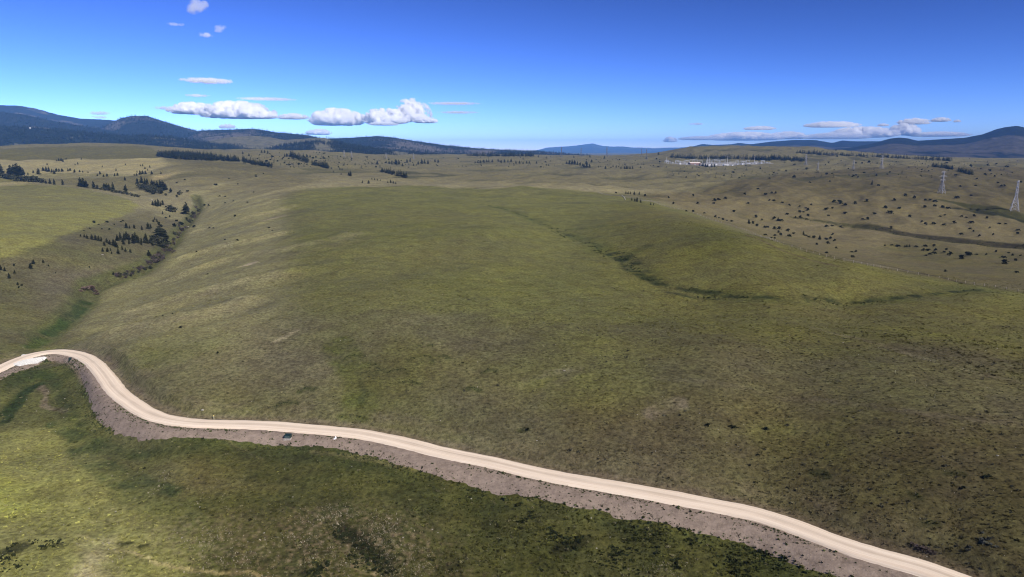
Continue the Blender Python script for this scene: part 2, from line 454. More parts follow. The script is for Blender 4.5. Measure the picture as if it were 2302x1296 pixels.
# left bench: bright hay field, stubble strip behind it
region([(-300,414),(0,418),(70,413),(130,416),(200,426),(260,440),(316,462),(290,478),(180,514),(90,556),(0,582),(-300,660)], C(.205, .207, .074), 3.0, 1.0)
region([(-300,414),(0,418),(70,413),(130,416),(200,426),(260,440),(200,470),(0,470)], C(.172, .170, .078), 40, 0.7)
region([(-200,412),(0,411),(60,406),(105,405),(60,412),(0,419),(-200,424)], C(.30, .275, .16), 4, 0.8, warp=False)
region([(-300,395),(0,398),(60,402),(0,410),(-300,412)], C(.19, .185, .075), 12, 0.8)
# tan meadow and green dome beyond
region([(-300,362),(0,358),(200,358),(360,354),(380,372),(330,392),(200,400),(60,398),(-300,400)], C(.285, .25, .145), 12, 0.95, warp=False)
region([(60,390),(330,392),(390,400),(330,425),(200,425),(100,405)], C(.15, .14, .075), 20, 0.8)
region([(-400,358),(0,357),(200,357),(355,355),(360,345),(340,331),(200,327.5),(0,335),(-400,350)], C(.140, .142, .072), 6, 1.0, warp=False)
region([(345,394),(400,385),(375,400),(345,405)], C(.36, .31, .18), 8, 0.8)
# bare spots
for pix, wd, col, am in (
    ([(530,602),(555,595),(580,590)], 3.0, C(.42,.37,.28), .9), ([(600,494),(625,488),(640,484)], 4.0, C(.33,.28,.21), .8),
    ([(1470,925),(1500,912),(1530,900)], 3.0, C(.22,.20,.165), .7), ([(1190,850),(1230,838),(1270,832)], 2.2, C(.24,.22,.18), .6),
    ([(620,765),(650,752),(668,742)], 1.2, C(.42,.38,.28), .7), ([(690,345),(735,335)], 9, C(.33,.28,.19), .7),
    ([(640,348),(610,356),(590,362)], 10, C(.26,.22,.13), .7), ([(1100,366),(1190,363)], 20, C(.17,.165,.10), .6),
    ([(1790,508),(1900,512),(2010,531),(2060,532)], 3, C(.30,.27,.20), .6), ([(2160,540),(2230,551),(2302,561)], 4, C(.26,.235,.18), .7),
    ([(1140,402),(1170,408),(1195,413)], 6, C(.24,.21,.14), .6), ([(1870,583),(1960,595),(2010,610),(2060,620)], 7, C(.17,.155,.09), .7)):
    stroke(pix, col, wd, am, 0.45 + 1.3 * n_sml)
# right swath tracks across the field (old vehicle tracks)
TRACK = C(.175, .16, .115)
stroke([(1830,735),(1950,765),(2060,800),(2170,830),(2302,860)], TRACK, 1.6, .6, 0.5 + 1.2 * n_sml)
stroke([(1480,850),(1700,880),(1900,905),(2050,925),(2302,955)], TRACK * .85, 1.4, .5, 0.5 + 1.2 * n_sml)
stroke([(1680,528),(1745,556),(1800,577),(1880,598)], C(.10,.085,.055), 2.0, .7)
stroke([(1880,575),(1960,590),(2040,608),(2140,630),(2250,650),(2320,660)], C(.062,.055,.034), 2.0, .8)
stroke([(480,950),(430,925),(390,900)], C(.12,.12,.05), 1, .5)
# drainages, green and wet
WET, WETD = C(.048, .062, .026), C(.026, .037, .016)
stroke(GULLY, C(.085,.098,.036), 7, .75)
stroke(GULLY[3:], C(.070,.066,.034), 3.0, .8, 0.5 + 1.8 * n_sml)
stroke([(110,752),(140,728),(170,705),(195,680)], C(.035,.058,.018), 3.2, .95, 0.8 + n_sml)
stroke([(70,780),(85,770),(100,765)], C(.06,.085,.022), 3, .9)
stroke(SWALE, C(.092,.108,.036), 10, .6, 0.5 + 1.6 * n_med, fine=False)
stroke(SWALE, WET, 3.2, .85, 0.3 + 2.6 * n_sml, wide=[.4,.8,1,1.2,1.2,1.3,1,1,1,.9])
stroke([(1385,570),(1415,590),(1425,605),(1475,632)], WETD, 6.5, .9, 0.55 + 2.4 * n_sml)
stroke([(1480,640),(1560,652),(1620,668),(1560,668),(1500,655)], WETD, 3.5, .85, 0.5 + 2.4 * n_sml)
stroke([(1600,655),(1700,668),(1850,674),(1960,675)], WETD, 2.6, .85, 0.5 + 2.2 * n_sml)
stroke([(2010,670),(2080,662),(2190,652)], WETD, 2.2, .85, 0.5 + 2.2 * n_sml)
stroke([(1290,515),(1350,508),(1420,500)], WET, 6, .5, 0.6 + 1.2 * n_sml)
stroke([(1400,580),(1460,550)], WET, 5, .6, 0.6 + 1.2 * n_sml)
stroke(CREEK, C(.052,.058,.024), 10, .9, 0.9 + n_sml, wide=[.3,.6,.9,1.1,1.2,1.4,1.6,1.6])
stroke([(1990,514),(2060,528),(2140,538),(2200,545),(2310,553)], C(.05,.045,.034), 11, .85, 0.8 + n_sml)
stroke(CREEK2, C(.072,.080,.026), 28, .9, wide=[.3,.7,1,1.2,1.2], fine=False)
stroke([(2150,468),(2210,478),(2260,486),(2310,500)], C(.03,.037,.018), 12, .9, 0.8 + n_sml)
stroke([(870,385),(930,388),(1010,393),(900,398)], C(.085,.09,.045), 25, .7, fine=False)
stroke([(2000,388),(1880,395),(1790,402)], C(.095,.10,.045), 40, .7, fine=False)
# fairy rings and greener hollows above the road
RING = C(.045, .055, .022)
RINGS = ([(775,806),(790,798),(820,799)], [(822,824),(833,818),(848,820),(853,828)], [(818,838),(835,836),(848,834)], [(848,834),(860,830),(872,836)], [(872,836),(890,830),(912,832),(914,840)],
            [(918,812),(935,802),(958,800),(970,808),(968,820)], [(985,802),(1000,798),(1010,806)], [(940,776),(952,774)], [(966,776),(976,776)], [(1083,838),(1100,832),(1118,834)], [(1050,874),(1065,872),(1080,880)], [(900,860),(925,856),(945,864)],
            [(770,938),(790,935),(822,937)], [(620,912),(645,905),(668,908)], [(672,880),(690,872),(710,876)], [(1170,966),(1190,962)], [(1820,1066),(1845,1064),(1868,1072)], [(2040,1108),(2055,1110),(2072,1122)], [(2075,1177),(2090,1172),(2105,1175)], [(2138,1066),(2155,1062),(2168,1068)],
            [(835,1092),(850,1085),(880,1083),(920,1088)], [(995,1140),(1020,1136),(1050,1140),(1070,1150)], [(1220,1212),(1250,1205),(1280,1215)], [(1405,1250),(1415,1243),(1450,1244)], [(1520,1258),(1535,1244),(1565,1240)], [(1590,1255),(1620,1250),(1650,1258)])
for pix in RINGS:
    stroke(pix, RING, 0.95, .8, 0.9 + .6 * n_sml)
stroke([(760,770),(775,800),(800,830),(815,860),(818,880),(805,920),(790,940)], C(.085,.10,.028), 5.5, .85, 0.8 + n_sml)
stroke([(815,858),(819,880),(812,905)], RING, 1.1, .7)
region([(880,760),(1000,790),(980,860),(880,890),(800,870),(830,800)], C(.092,.090,.036), 8, .7)
stroke([(1190,950),(1200,910),(1240,870),(1300,830)], C(.12,.115,.07), 2.2, .6, 0.6 + n_sml)

# below the road: lush ground
low = (ROAD_S > 0) & (ROAD_D > HW); low |= (RR < 200) & (ROAD_D > 900) & (GY < 150) & (np.abs(AZ) < R(45))
low &= (RR < 280)
lo = low.astype(float)
LUSH = mix(np.broadcast_to(C(.088, .102, .032), GX.shape + (3,)), C(.050, .064, .021), 0.45 + 1.5 * n_sml + 0.7 * n_med)
LUSH = mix(LUSH, C(.14, .148, .048), 0.05 + 1.2 * n_med)
KOL = mix(KOL, LUSH, lo)
lown = lambda base, k: np.where(low, base + k * n_sml, 0)
region([(-60,960),(170,940),(230,1010),(290,1100),(400,1170),(440,1296),(300,1400),(-200,1400)], C(.20, .208, .075), 5, .9, lown(.9, .5))
region([(-60,1060),(60,1080),(100,1150),(0,1180)], C(.25, .28, .065), 4, .8, lown(.8, .6))
region([(-60,870),(200,830),(230,920),(120,960),(-60,960)], C(.115, .118, .048), 3, .8, lown(.9, .5))
region([(180,930),(420,1010),(600,1110),(400,1120),(260,1060)], C(.135, .13, .06), 5, .8, lown(.8, .6))
DRY = C(.27, .235, .17)
n_dry = fbm(GX, GY, 1.1, 2, 61)
region([(560,1180),(720,1150),(900,1170),(1150,1290),(900,1360),(600,1340)], C(.050, .056, .026), 6, .6, lown(.8, .8))
region([(640,1150),(800,1120),(900,1170),(960,1240),(900,1296),(700,1280),(620,1200)], DRY, 4, .6, np.where(low, 0.10 + 1.5 * n_dry, 0))
region([(560,1180),(720,1160),(1000,1230),(1150,1290),(900,1360),(500,1340),(480,1240)], DRY, 6, .5, np.where(low, -.1 + 1.5 * n_dry, 0))
region([(180,1220),(260,1210),(260,1296),(160,1296)], C(.32, .30, .18), 2.5, .9, lown(.6, 1.2))
region([(330,1180),(520,1170),(620,1270),(420,1296)], C(.22, .20, .13), 4, .6, np.where(low, 0.25 + 1.4 * n_dry, 0))
region([(1420,1300),(1560,1280),(1560,1340),(1420,1340)], DRY, 3, .6, np.where(low, 0.2 + 1.5 * n_dry, 0))
stroke([(10,950),(60,880),(90,862)], C(.030,.048,.018), 1.6, .9)
stroke([(0,935),(35,905),(70,872),(95,862)], C(.030,.048,.018), 2.0, .95, lown(.9, .8))
stroke([(60,848),(85,838),(110,850)], C(.05,.075,.022), 3.2, .9)
stroke([(110,950),(160,975),(190,1010),(220,1040),(270,1075),(340,1090),(400,1105)], C(.042,.062,.022), 3.6, .85, lown(.6, 2.0), wide=[.4,.7,1,1.2,1,.8,.6])
stroke([(90,870),(105,890),(100,910),(150,925)], C(.17,.14,.11), 1.1, .8)
stroke([(285,1240),(340,1262),(420,1280),(520,1288),(600,1292)], C(.30,.28,.14), 0.45, .9)
stroke([(170,1205),(230,1225),(290,1243)], C(.26,.26,.11), 0.6, .7)
stroke([(700,1015),(770,1025),(860,1040),(940,1055)], C(.21,.20,.10), 0.9, .7, lown(.7, 1.))
stroke([(480,975),(500,985),(530,1005),(590,1030)], C(.15,.145,.07), 0.7, .6)
BLACK = C(.022, .026, .011)
for pix, wd in (([(770,1190),(800,1215),(830,1240),(870,1270)], 2.2), ([(690,1285),(720,1268)], 1.4), ([(15,1245),(55,1225)], 1.6), ([(0,1290),(60,1280)], .01), ([(270,1222),(300,1220)], .9), ([(320,1228),(338,1222)], .9),
                ([(100,1232),(140,1224)], 1.2), ([(1400,1180),(1430,1190)], 1.5), ([(1600,1195),(1640,1185),(1680,1200)], 1.2), ([(1750,1215),(1800,1226),(1870,1255)], 1.0), ([(1180,1165),(1210,1172)], 1.4), ([(1000,1250),(1040,1270)], 2.0), ([(1250,1240),(1330,1210)], 1.5)):
    stroke(pix, BLACK, wd, .85, 0.75 + 1.3 * n_sml)
# grass verge along the foot of the bank is rank and dark; scrapings along the upper edge
v = np.where(ROAD_S > 0, 1, 0) * np.exp(-((ROAD_D - HW - 9) / 2.6) ** 2)
KOL = mix(KOL, C(.048, .062, .022), v * (0.65 + 0.9 * n_sml))
v = np.where(ROAD_S < 0, 1, 0) * (1 - sstep(HW + .8, HW + 3.2, ROAD_D + 1.2 * n_sml))
KOL = mix(KOL, C(.165, .14, .105), v * 0.85)
v = np.where(ROAD_S < 0, 1, 0) * np.exp(-((ROAD_D - HW - 5) / 2.5) ** 2)
KOL = mix(KOL, C(.15, .135, .085), v * (0.3 + n_sml))
# soil under the bank mesh
KOL = mix(KOL, C(.22, .175, .145), np.where(ROAD_S > 0, 1, 0) * (1 - sstep(HW + 2, HW + 4, ROAD_D)))
# regional gains on the sward: its own tones, plus slope shading painted as patches
def regain(pix, gain, soft):
    global KOL
    P = pts(pix); m = near_box(P, soft * 2 + 15); w = sstep(-soft, soft, poly_sd(P, wx[m], wy[m]))[:, None]
    KOL[m] = KOL[m] * (1 + (np.array(gain) - 1) * w)
KOL = KOL * np.array([1.02, .975, .84])
KOL = KOL * (1 + (np.array([.64, .635, .54]) - 1) * sstep(700, 1700, RR)[..., None])
regain([(1420,436),(1700,400),(1900,380),(2302,375),(2700,380),(2700,690),(2302,657),(2000,606),(1800,560),(1700,527),(1570,482)], (.90, .86, .80), 25)
regain([(1400,450),(1700,530),(2000,606),(2500,700),(2500,860),(1900,800),(1450,760),(1350,600)], (.88, .83, .80), 30)
regain([(470,400),(620,420),(630,470),(645,560),(648,690),(600,800),(500,900),(330,880),(250,800),(120,770),(210,670),(340,612),(400,550),(440,490),(440,430)], (1.25, 1.24, 1.28), 16)
regain([(1300,880),(1800,880),(2500,960),(2500,1500),(2050,1270),(1700,1150),(1200,1040)], (.92, .86, .86), 15)
regain([(1850,1000),(2500,1000),(2500,1500),(2150,1290),(1850,1180)], (.82, .80, .76), 12)
regain([(-200,950),(170,940),(230,1010),(300,1110),(400,1180),(420,1300),(-200,1400)], (1.30, 1.27, 1.25), 5)
regain([(420,1010),(700,1010),(1100,1080),(1600,1190),(2000,1290),(1500,1400),(500,1400),(430,1150)], (1.0, .90, .88), 6)
regain([(-300,362),(0,358),(200,358),(360,354),(380,372),(330,392),(200,400),(60,398),(-300,400)], (1.5, 1.55, 1.6), 12)
regain([(-400,358),(0,357),(200,357),(355,355),(360,345),(340,331),(200,327.5),(0,335),(-400,350)], (1.3, 1.2, .98), 8)
# substation pad colours come from its own sheet
KOL *= (1 + 0.10 * n_sml + 0.06 * fbm(GX, GY, 2.2, 2, 71))[..., None]
KOL = np.clip(KOL, 0.008, 0.8)

verts = np.stack([GX, GY, Z], -1).reshape(-1, 3)
verts = np.vstack([verts, [[0, 0, -5.0]]])
nA, nR = GX.shape
F = grid_faces(nA, nR, wrap=True)
F = F[:, ::-1]
me = mesh_from('ground', verts, F)
tri = [((k) * nR, ((k + 1) % nA) * nR, len(verts) - 1) for k in range(nA)]
smooth(me)
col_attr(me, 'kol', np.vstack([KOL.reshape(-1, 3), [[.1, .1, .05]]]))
print('terrain verts', len(verts))

def ground_material():
    m, nt, out = nodes_mat('grassland'); L = nt.links.new
    b = N(nt, 'ShaderNodeBsdfPrincipled'); b.inputs['Roughness'].default_value = 0.95; b.inputs['Specular IOR Level'].default_value = 0.08
    at_ = N(nt, 'ShaderNodeAttribute', attribute_name='kol')
    geo = N(nt, 'ShaderNodeNewGeometry')
    def noise(scale, detail, rough=.6):
        n = N(nt, 'ShaderNodeTexNoise'); n.inputs['Scale'].default_value = scale; n.inputs['Detail'].default_value = detail; n.inputs['Roughness'].default_value = rough
        L(geo.outputs['Position'], n.inputs['Vector']); return n
    n1 = noise(.9, 5, .72); n2 = noise(.16, 5, .65); n3 = noise(.035, 6, .62)
    def rng_(n, a, b_, lo, hi):
        r = N(nt, 'ShaderNodeMapRange'); r.inputs['From Min'].default_value = a; r.inputs['From Max'].default_value = b_
        r.inputs['To Min'].default_value = lo; r.inputs['To Max'].default_value = hi; L(n.outputs[0], r.inputs[0]); return r
    r1 = rng_(n1, .33, .67, .46, 1.54); r2 = rng_(n2, .33, .67, .82, 1.18); r3 = rng_(n3, .33, .67, .88, 1.12)  # wide fine-grain range also paints small shadow specks among the grass
    m1 = N(nt, 'ShaderNodeMath', operation='MULTIPLY'); L(r1.outputs[0], m1.inputs[0]); L(r2.outputs[0], m1.inputs[1])
    m2 = N(nt, 'ShaderNodeMath', operation='MULTIPLY'); L(m1.outputs[0], m2.inputs[0]); L(r3.outputs[0], m2.inputs[1])
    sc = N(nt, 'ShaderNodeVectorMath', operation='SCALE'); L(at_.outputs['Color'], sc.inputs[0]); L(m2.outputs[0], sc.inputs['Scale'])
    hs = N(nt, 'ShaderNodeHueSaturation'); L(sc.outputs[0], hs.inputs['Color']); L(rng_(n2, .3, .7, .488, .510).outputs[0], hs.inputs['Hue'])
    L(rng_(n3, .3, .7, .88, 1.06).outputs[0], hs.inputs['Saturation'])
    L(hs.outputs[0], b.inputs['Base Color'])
    bp = N(nt, 'ShaderNodeBump'); bp.inputs['Strength'].default_value = .7; bp.inputs['Distance'].default_value = .4
    L(n1.outputs[0], bp.inputs['Height']); L(bp.outputs[0], b.inputs['Normal'])
    L(b.outputs[0], out.inputs['Surface']); return m
ground = tag(obj('ground', me, ground_material()), kind='structure')

# road sheet with its own crown and track attributes
cs = np.linspace(-1, 1, 13)
W = HW + 0.38 * fbm(RS_, RS_ * 0, 7, 4, 81, gain=.65)
W2 = HW + 0.42 * fbm(RS_, RS_ * 0 + 50, 6, 4, 82, gain=.65)
V = []; U = []; VV = []
for j, c in enumerate(cs):
    w = np.where(c > 0, W, W2) * c
    V.append(np.stack([RC[:, 0] + nrm[:, 0] * w, RC[:, 1] + nrm[:, 1] * w, RC[:, 2] + 0.12 - 0.10 * c * c - (abs(c) == 1) * 0.35], 1)); U.append(np.full(len(RC), c)); VV.append(RS_)
V = np.concatenate(V); me = mesh_from('dirt_road', V, grid_faces(len(cs), len(RC)))
smooth(me); flt_attr(me, 'across', np.concatenate(U)); flt_attr(me, 'along', np.concatenate(VV))
def road_material(name, c1, c2, c3, streak=True, bump=.3):
    m, nt, out = nodes_mat(name); L = nt.links.new
    b = N(nt, 'ShaderNodeBsdfPrincipled'); b.inputs['Roughness'].default_value = .95; b.inputs['Specular IOR Level'].default_value = .08
    a1 = N(nt, 'ShaderNodeAttribute', attribute_name='across'); a2 = N(nt, 'ShaderNodeAttribute', attribute_name='along')
    geo = N(nt, 'ShaderNodeNewGeometry')
    cx = N(nt, 'ShaderNodeCombineXYZ')
    k1 = N(nt, 'ShaderNodeMath', operation='MULTIPLY'); k1.inputs[1].default_value = 7.0 if streak else 1.2; L(a1.outputs['Fac'], k1.inputs[0])
    k2 = N(nt, 'ShaderNodeMath', operation='MULTIPLY'); k2.inputs[1].default_value = .035 if streak else .9; L(a2.outputs['Fac'], k2.inputs[0])
    L(k1.outputs[0], cx.inputs[0]); L(k2.outputs[0], cx.inputs[1])
    n1 = N(nt, 'ShaderNodeTexNoise'); n1.inputs['Scale'].default_value = 1.0 if streak else .45; n1.inputs['Detail'].default_value = 4; n1.inputs['Roughness'].default_value = .5 if streak else .7; L(cx.outputs[0] if streak else geo.outputs['Position'], n1.inputs['Vector'])
    n2 = N(nt, 'ShaderNodeTexNoise'); n2.inputs['Scale'].default_value = 1.6; n2.inputs['Detail'].default_value = 6; n2.inputs['Roughness'].default_value = .7; L(geo.outputs['Position'], n2.inputs['Vector'])
    cr_ = N(nt, 'ShaderNodeValToRGB'); e = cr_.color_ramp.elements
    e[0].position = .36; e[0].color = (*c1, 1); e[1].position = .64; e[1].color = (*c2, 1); L(n1.outputs[0], cr_.inputs[0])
    mx = N(nt, 'ShaderNodeMix', data_type='RGBA'); L(cr_.outputs[0], mx.inputs['A']); mx.inputs['B'].default_value = (*c3, 1)
    mr = N(nt, 'ShaderNodeMapRange'); mr.inputs['From Min'].default_value = .48; mr.inputs['From Max'].default_value = .75; mr.inputs['To Max'].default_value = .55; L(n2.outputs[0], mr.inputs[0]); L(mr.outputs[0], mx.inputs['Factor'])
    colr = mx.outputs['Result']
    if streak:
        ab = N(nt, 'ShaderNodeMath', operation='ABSOLUTE'); L(a1.outputs['Fac'], ab.inputs[0])
        n4 = N(nt, 'ShaderNodeTexNoise'); n4.inputs['Scale'].default_value = .12; n4.inputs['Detail'].default_value = 5; L(geo.outputs['Position'], n4.inputs['Vector'])
        aw = N(nt, 'ShaderNodeMath', operation='MULTIPLY_ADD'); L(n4.outputs[0], aw.inputs[0]); aw.inputs[1].default_value = .5; L(ab.outputs[0], aw.inputs[2])
        tr = N(nt, 'ShaderNodeValToRGB'); e = tr.color_ramp.elements
        e[0].position = .20; e[0].color = (.80, .78, .75, 1); e[1].position = 1.0; e[1].color = (1.0, 1.0, 1.0, 1)
        for pos, val in ((.42, 1.0), (.62, 1.06), (.80, 1.0), (.95, .86), (1.0, .66)):
            q = e.new(pos); q.color = (val, val * .99, val * .97, 1)
        dv = N(nt, 'ShaderNodeMath', operation='MULTIPLY'); dv.inputs[1].default_value = .8; L(aw.outputs[0], dv.inputs[0]); L(dv.outputs[0], tr.inputs[0])
        ml = N(nt, 'ShaderNodeVectorMath', operation='MULTIPLY'); L(colr, ml.inputs[0]); L(tr.outputs[0], ml.inputs[1]); colr = ml.outputs[0]
    L(colr, b.inputs['Base Color'])
    bp = N(nt, 'ShaderNodeBump'); bp.inputs['Strength'].default_value = bump; bp.inputs['Distance'].default_value = .2; L(n2.outputs[0], bp.inputs['Height']); L(bp.outputs[0], b.inputs['Normal'])
    L(b.outputs[0], out.inputs['Surface']); return m
tag(obj('dirt_road', me, road_material('graded_gravel', (.76, .625, .50), (.90, .78, .645), (.85, .735, .60), bump=.15)), kind='structure')

nb = 16
V = []; U = []; VV = []
edge = bank_w * (1 + 0.16 * fbm(RS_, RS_ * 0 + 9, 14, 4, 83)) + 1.25 * fbm(RS_, RS_ * 0 + 30, 2.6, 4, 84, gain=.75)
for j in range(nb):
    t = j / (nb - 1); w = HW - 0.5 + t * (np.maximum(edge, 1.2) + 0.5)
    x, y = RC[:, 0] + nrm[:, 0] * w, RC[:, 1] + nrm[:, 1] * w
    z = zat(x, y) + 0.10 - (0.25 if j == nb - 1 else 0) - (0.05 if j == 0 else 0) + 0.10 * fbm(x, y, 1.6, 3, 85) * (0 < j < nb - 1)
    if j == 0: z = np.minimum(z, RC[:, 2] - 0.05)
    V.append(np.stack([x, y, z], 1)); U.append(np.full(len(RC), t)); VV.append(RS_)
me = mesh_from('roadside_bank', np.concatenate(V), grid_faces(nb, len(RC)))
smooth(me); flt_attr(me, 'across', np.concatenate(U)); flt_attr(me, 'along', np.concatenate(VV))
tag(obj('roadside_bank', me, road_material('bank_soil', (.215, .168, .135), (.335, .265, .215), (.42, .345, .275), streak=False, bump=.9)), kind='structure')
# ------------------------------------------------------------------ hills and mountain ranges
def hill_material(name, forest, grass, cover, scale, rock=None, bumpd=6.0, spots=.02):
    """forest and open grass mixed by world-space noise; cover is the share of forest"""
    m, nt, out = nodes_mat(name); L = nt.links.new
    b = N(nt, 'ShaderNodeBsdfPrincipled'); b.inputs['Roughness'].default_value = 1; b.inputs['Specular IOR Level'].default_value = .05
    geo = N(nt, 'ShaderNodeNewGeometry')
    mp = N(nt, 'ShaderNodeMapping'); mp.inputs['Scale'].default_value = (1, 1, 1.6); L(geo.outputs['Position'], mp.inputs['Vector'])
    def noise(s, d, r=.6):
        n = N(nt, 'ShaderNodeTexNoise'); n.inputs['Scale'].default_value = s; n.inputs['Detail'].default_value = d; n.inputs['Roughness'].default_value = r; L(mp.outputs[0], n.inputs['Vector']); return n
    n1 = noise(scale, 6, .62); n2 = noise(spots, 4, .7); n3 = noise(scale * 5, 4)
    att = N(nt, 'ShaderNodeAttribute', attribute_name='open')
    ad = N(nt, 'ShaderNodeMath', operation='ADD'); L(n1.outputs[0], ad.inputs[0]); L(att.outputs['Fac'], ad.inputs[1])
    ad2 = N(nt, 'ShaderNodeMath', operation='MULTIPLY_ADD'); L(n3.outputs[0], ad2.inputs[0]); ad2.inputs[1].default_value = .45; L(ad.outputs[0], ad2.inputs[2])
    mr = N(nt, 'ShaderNodeMapRange'); mr.inputs['From Min'].default_value = cover + .20; mr.inputs['From Max'].default_value = cover + .30; L(ad2.outputs[0], mr.inputs[0])
    mx = N(nt, 'ShaderNodeMix', data_type='RGBA'); mx.inputs['A'].default_value = (*forest, 1); mx.inputs['B'].default_value = (*grass, 1); L(mr.outputs[0], mx.inputs['Factor'])
    r2 = N(nt, 'ShaderNodeMapRange'); r2.inputs['From Min'].default_value = .3; r2.inputs['From Max'].default_value = .7; r2.inputs['To Min'].default_value = .55; r2.inputs['To Max'].default_value = 1.45; L(n2.outputs[0], r2.inputs[0])
    sc = N(nt, 'ShaderNodeVectorMath', operation='SCALE'); L(mx.outputs['Result'], sc.inputs[0]); L(r2.outputs[0], sc.inputs['Scale'])
    L(sc.outputs[0], b.inputs['Base Color'])
    bp = N(nt, 'ShaderNodeBump'); bp.inputs['Strength'].default_value = .6; bp.inputs['Distance'].default_value = bumpd; L(n2.outputs[0], bp.inputs['Height']); L(bp.outputs[0], b.inputs['Normal'])
    L(b.outputs[0], out.inputs['Surface']); return m

HILLS = {}
def hill_range(name, sil, dist, front, mat, seed, rough=0.10, back=0.5, base=10.0, wlen=900, openspots=(), nu=240, nv=46, power=1.25, topforest=0.0):
    """a range whose crest follows a skyline given in the photograph, standing dist metres ahead; spurs and draws by ridged noise"""
    sil = np.array(sil, float)
    px = np.linspace(sil[0, 0], sil[-1, 0], nu)
    py = np.interp(px, sil[:, 0], sil[:, 1])
    for _ in range(3): py[1:-1] = (py[:-2] + 2 * py[1:-1] + py[2:]) / 4
    d = ray(px, py); dd = np.broadcast_to(dist, px.shape) if np.isscalar(dist) else np.interp(px, sil[:, 0], dist)
    t = dd / d[:, 1]; cx, cy, cz = d[:, 0] * t, d[:, 1] * t, HC + d[:, 2] * t
    hor = np.stack([d[:, 0] / d[:, 1], np.ones(nu)], 1); hor /= np.linalg.norm(hor, axis=1)[:, None]
    tt = np.concatenate([np.linspace(-1, 0, nv), np.linspace(0, 1, nv // 3)[1:]])
    X = cx[:, None] + hor[:, 0:1] * np.where(tt < 0, tt * front, tt * front * back)
    Y = cy[:, None] + hor[:, 1:2] * np.where(tt < 0, tt * front, tt * front * back)
    prof = 1 - np.abs(tt) ** power
    prof = np.where(tt < 0, (1 + tt) ** 0.9 * (1 - 0.25 * np.sin((1 + tt) * math.pi) * 1.0), (1 - tt) ** 1.2)
    H = np.maximum(cz - base, 5)[:, None]
    nz = fbm(X, Y, wlen, 5, seed, ridged=True)
    fall = np.clip(np.abs(tt) * 3.2, 0, 1) * np.clip((1 - np.abs(tt)) * 4, 0, 1)
    ZZ = base + H * prof * (1 + rough * 2.2 * nz * fall) + H * rough * nz * fall * 0.6 + H * 0.012 * fbm(X, Y, wlen / 12, 3, seed + 3)
    ZZ[:, 0] = base - 40; ZZ[:, -1] = base - 40
    me = mesh_from(name, np.stack([X, Y, ZZ], -1).reshape(-1, 3), grid_faces(nu, len(tt)))
    smooth(me)
    op = np.zeros(X.shape)
    for (opx, opt, rpx, rt, amt) in openspots:
        op += amt * np.exp(-(((px[:, None] - opx) / rpx) ** 2 + ((tt[None] - opt) / rt) ** 2))
    op -= topforest * np.exp(-(tt[None] / .33) ** 2)
    flt_attr(me, 'open', op.ravel())
    o = tag(obj(name, me, mat), kind='structure')
    HILLS.setdefault(name, []).append((X, Y, ZZ, op, tt, px))
    return X, Y, ZZ, op, tt, px

FOREST, DRYG = (.030, .034, .030), (.17, .15, .115)
M_near = hill_material('wooded_hillside', (.018, .020, .015), (.13, .12, .07), .62, .0016, spots=.03)
M_far = hill_material('distant_forest', (.017, .019, .019), (.12, .102, .080), .56, .0012, spots=.016)
M_right = hill_material('dry_mountainside', (.010, .012, .013), (.064, .057, .053), .50, .0011, spots=.012)
M_blue = hill_material('far_blue_mountain', (.04, .045, .05), (.09, .085, .08), .52, .0006, spots=.006)

# left: back range, dome, near wooded ranges
hill_range('mountain_range', [(-500,262),(-250,248),(0,236),(40,237),(80,243),(130,257),(180,266),(230,268),(275,271),(400,300),(520,330)], 8600, 3300, M_far, 101, openspots=[(70,-.35,60,.12,.25)])
HA = hill_range('mountain_range', [(200,296),(240,280),(270,266),(295,260),(330,260),(352,267),(400,282),(440,293),(470,304),(560,325),(640,338)], 6900, 2500, M_far, 102, openspots=[(262,-.3,16,.3,.16)])
HB = hill_range('mountain_range', [(-500,270),(-200,255),(0,250),(50,256),(110,270),(170,280),(230,290),(300,299),(360,310),(450,330)], 5900, 1900, M_far, 103, openspots=[(50,-.5,60,.14,.30),(130,-.45,40,.1,.22)])
HC_ = hill_range('mountain_range', [(410,312),(450,293),(500,291),(560,289),(580,290),(620,297),(690,303),(720,310),(780,325),(860,345)], 6200, 1900, M_far, 104, openspots=[(535,-.25,26,.12,.34),(480,-.35,24,.12,.2)])
HD = hill_range('mountain_range', [(640,330),(700,314),(740,311),(790,309),(850,305),(880,308),(930,316),(1000,326),(1060,332),(1120,336),(1200,339),(1250,343),(1330,350)], 6600, 2200, M_far, 105, openspots=[(950,-.35,60,.22,.26),(1090,-.3,30,.2,.28)])
# near wooded foothills
HE = hill_range('wooded_foothill', [(-500,285),(-200,280),(0,283),(60,285),(120,290),(200,298),(280,304),(330,304),(380,308),(430,314),(480,322),(560,330),(650,344)], 4300, 1250, M_near, 106, rough=.14, wlen=420, base=25, openspots=[(30,-.62,30,.1,.2),(350,-.12,60,.07,.18)])
HF = hill_range('grassy_foothill', [(430,330),(470,316),(520,307),(570,305),(600,307),(640,314),(700,310),(730,309),(760,318),(800,330),(880,348)], 4700, 1300, M_near, 107, rough=.10, wlen=500, base=25, openspots=[(560,-.12,75,.30,1.2),(690,-.05,38,.10,1.),(740,-.45,26,.3,.6),(600,-.4,50,.2,.5)])
HG = hill_range('wooded_foothill', [(560,345),(640,326),(720,318),(780,325),(830,333),(880,338),(940,345),(1010,350),(1080,356)], 4000, 800, M_near, 108, rough=.12, wlen=380, base=22, openspots=[(900,-.3,35,.35,.35),(725,-.3,22,.25,.5)])
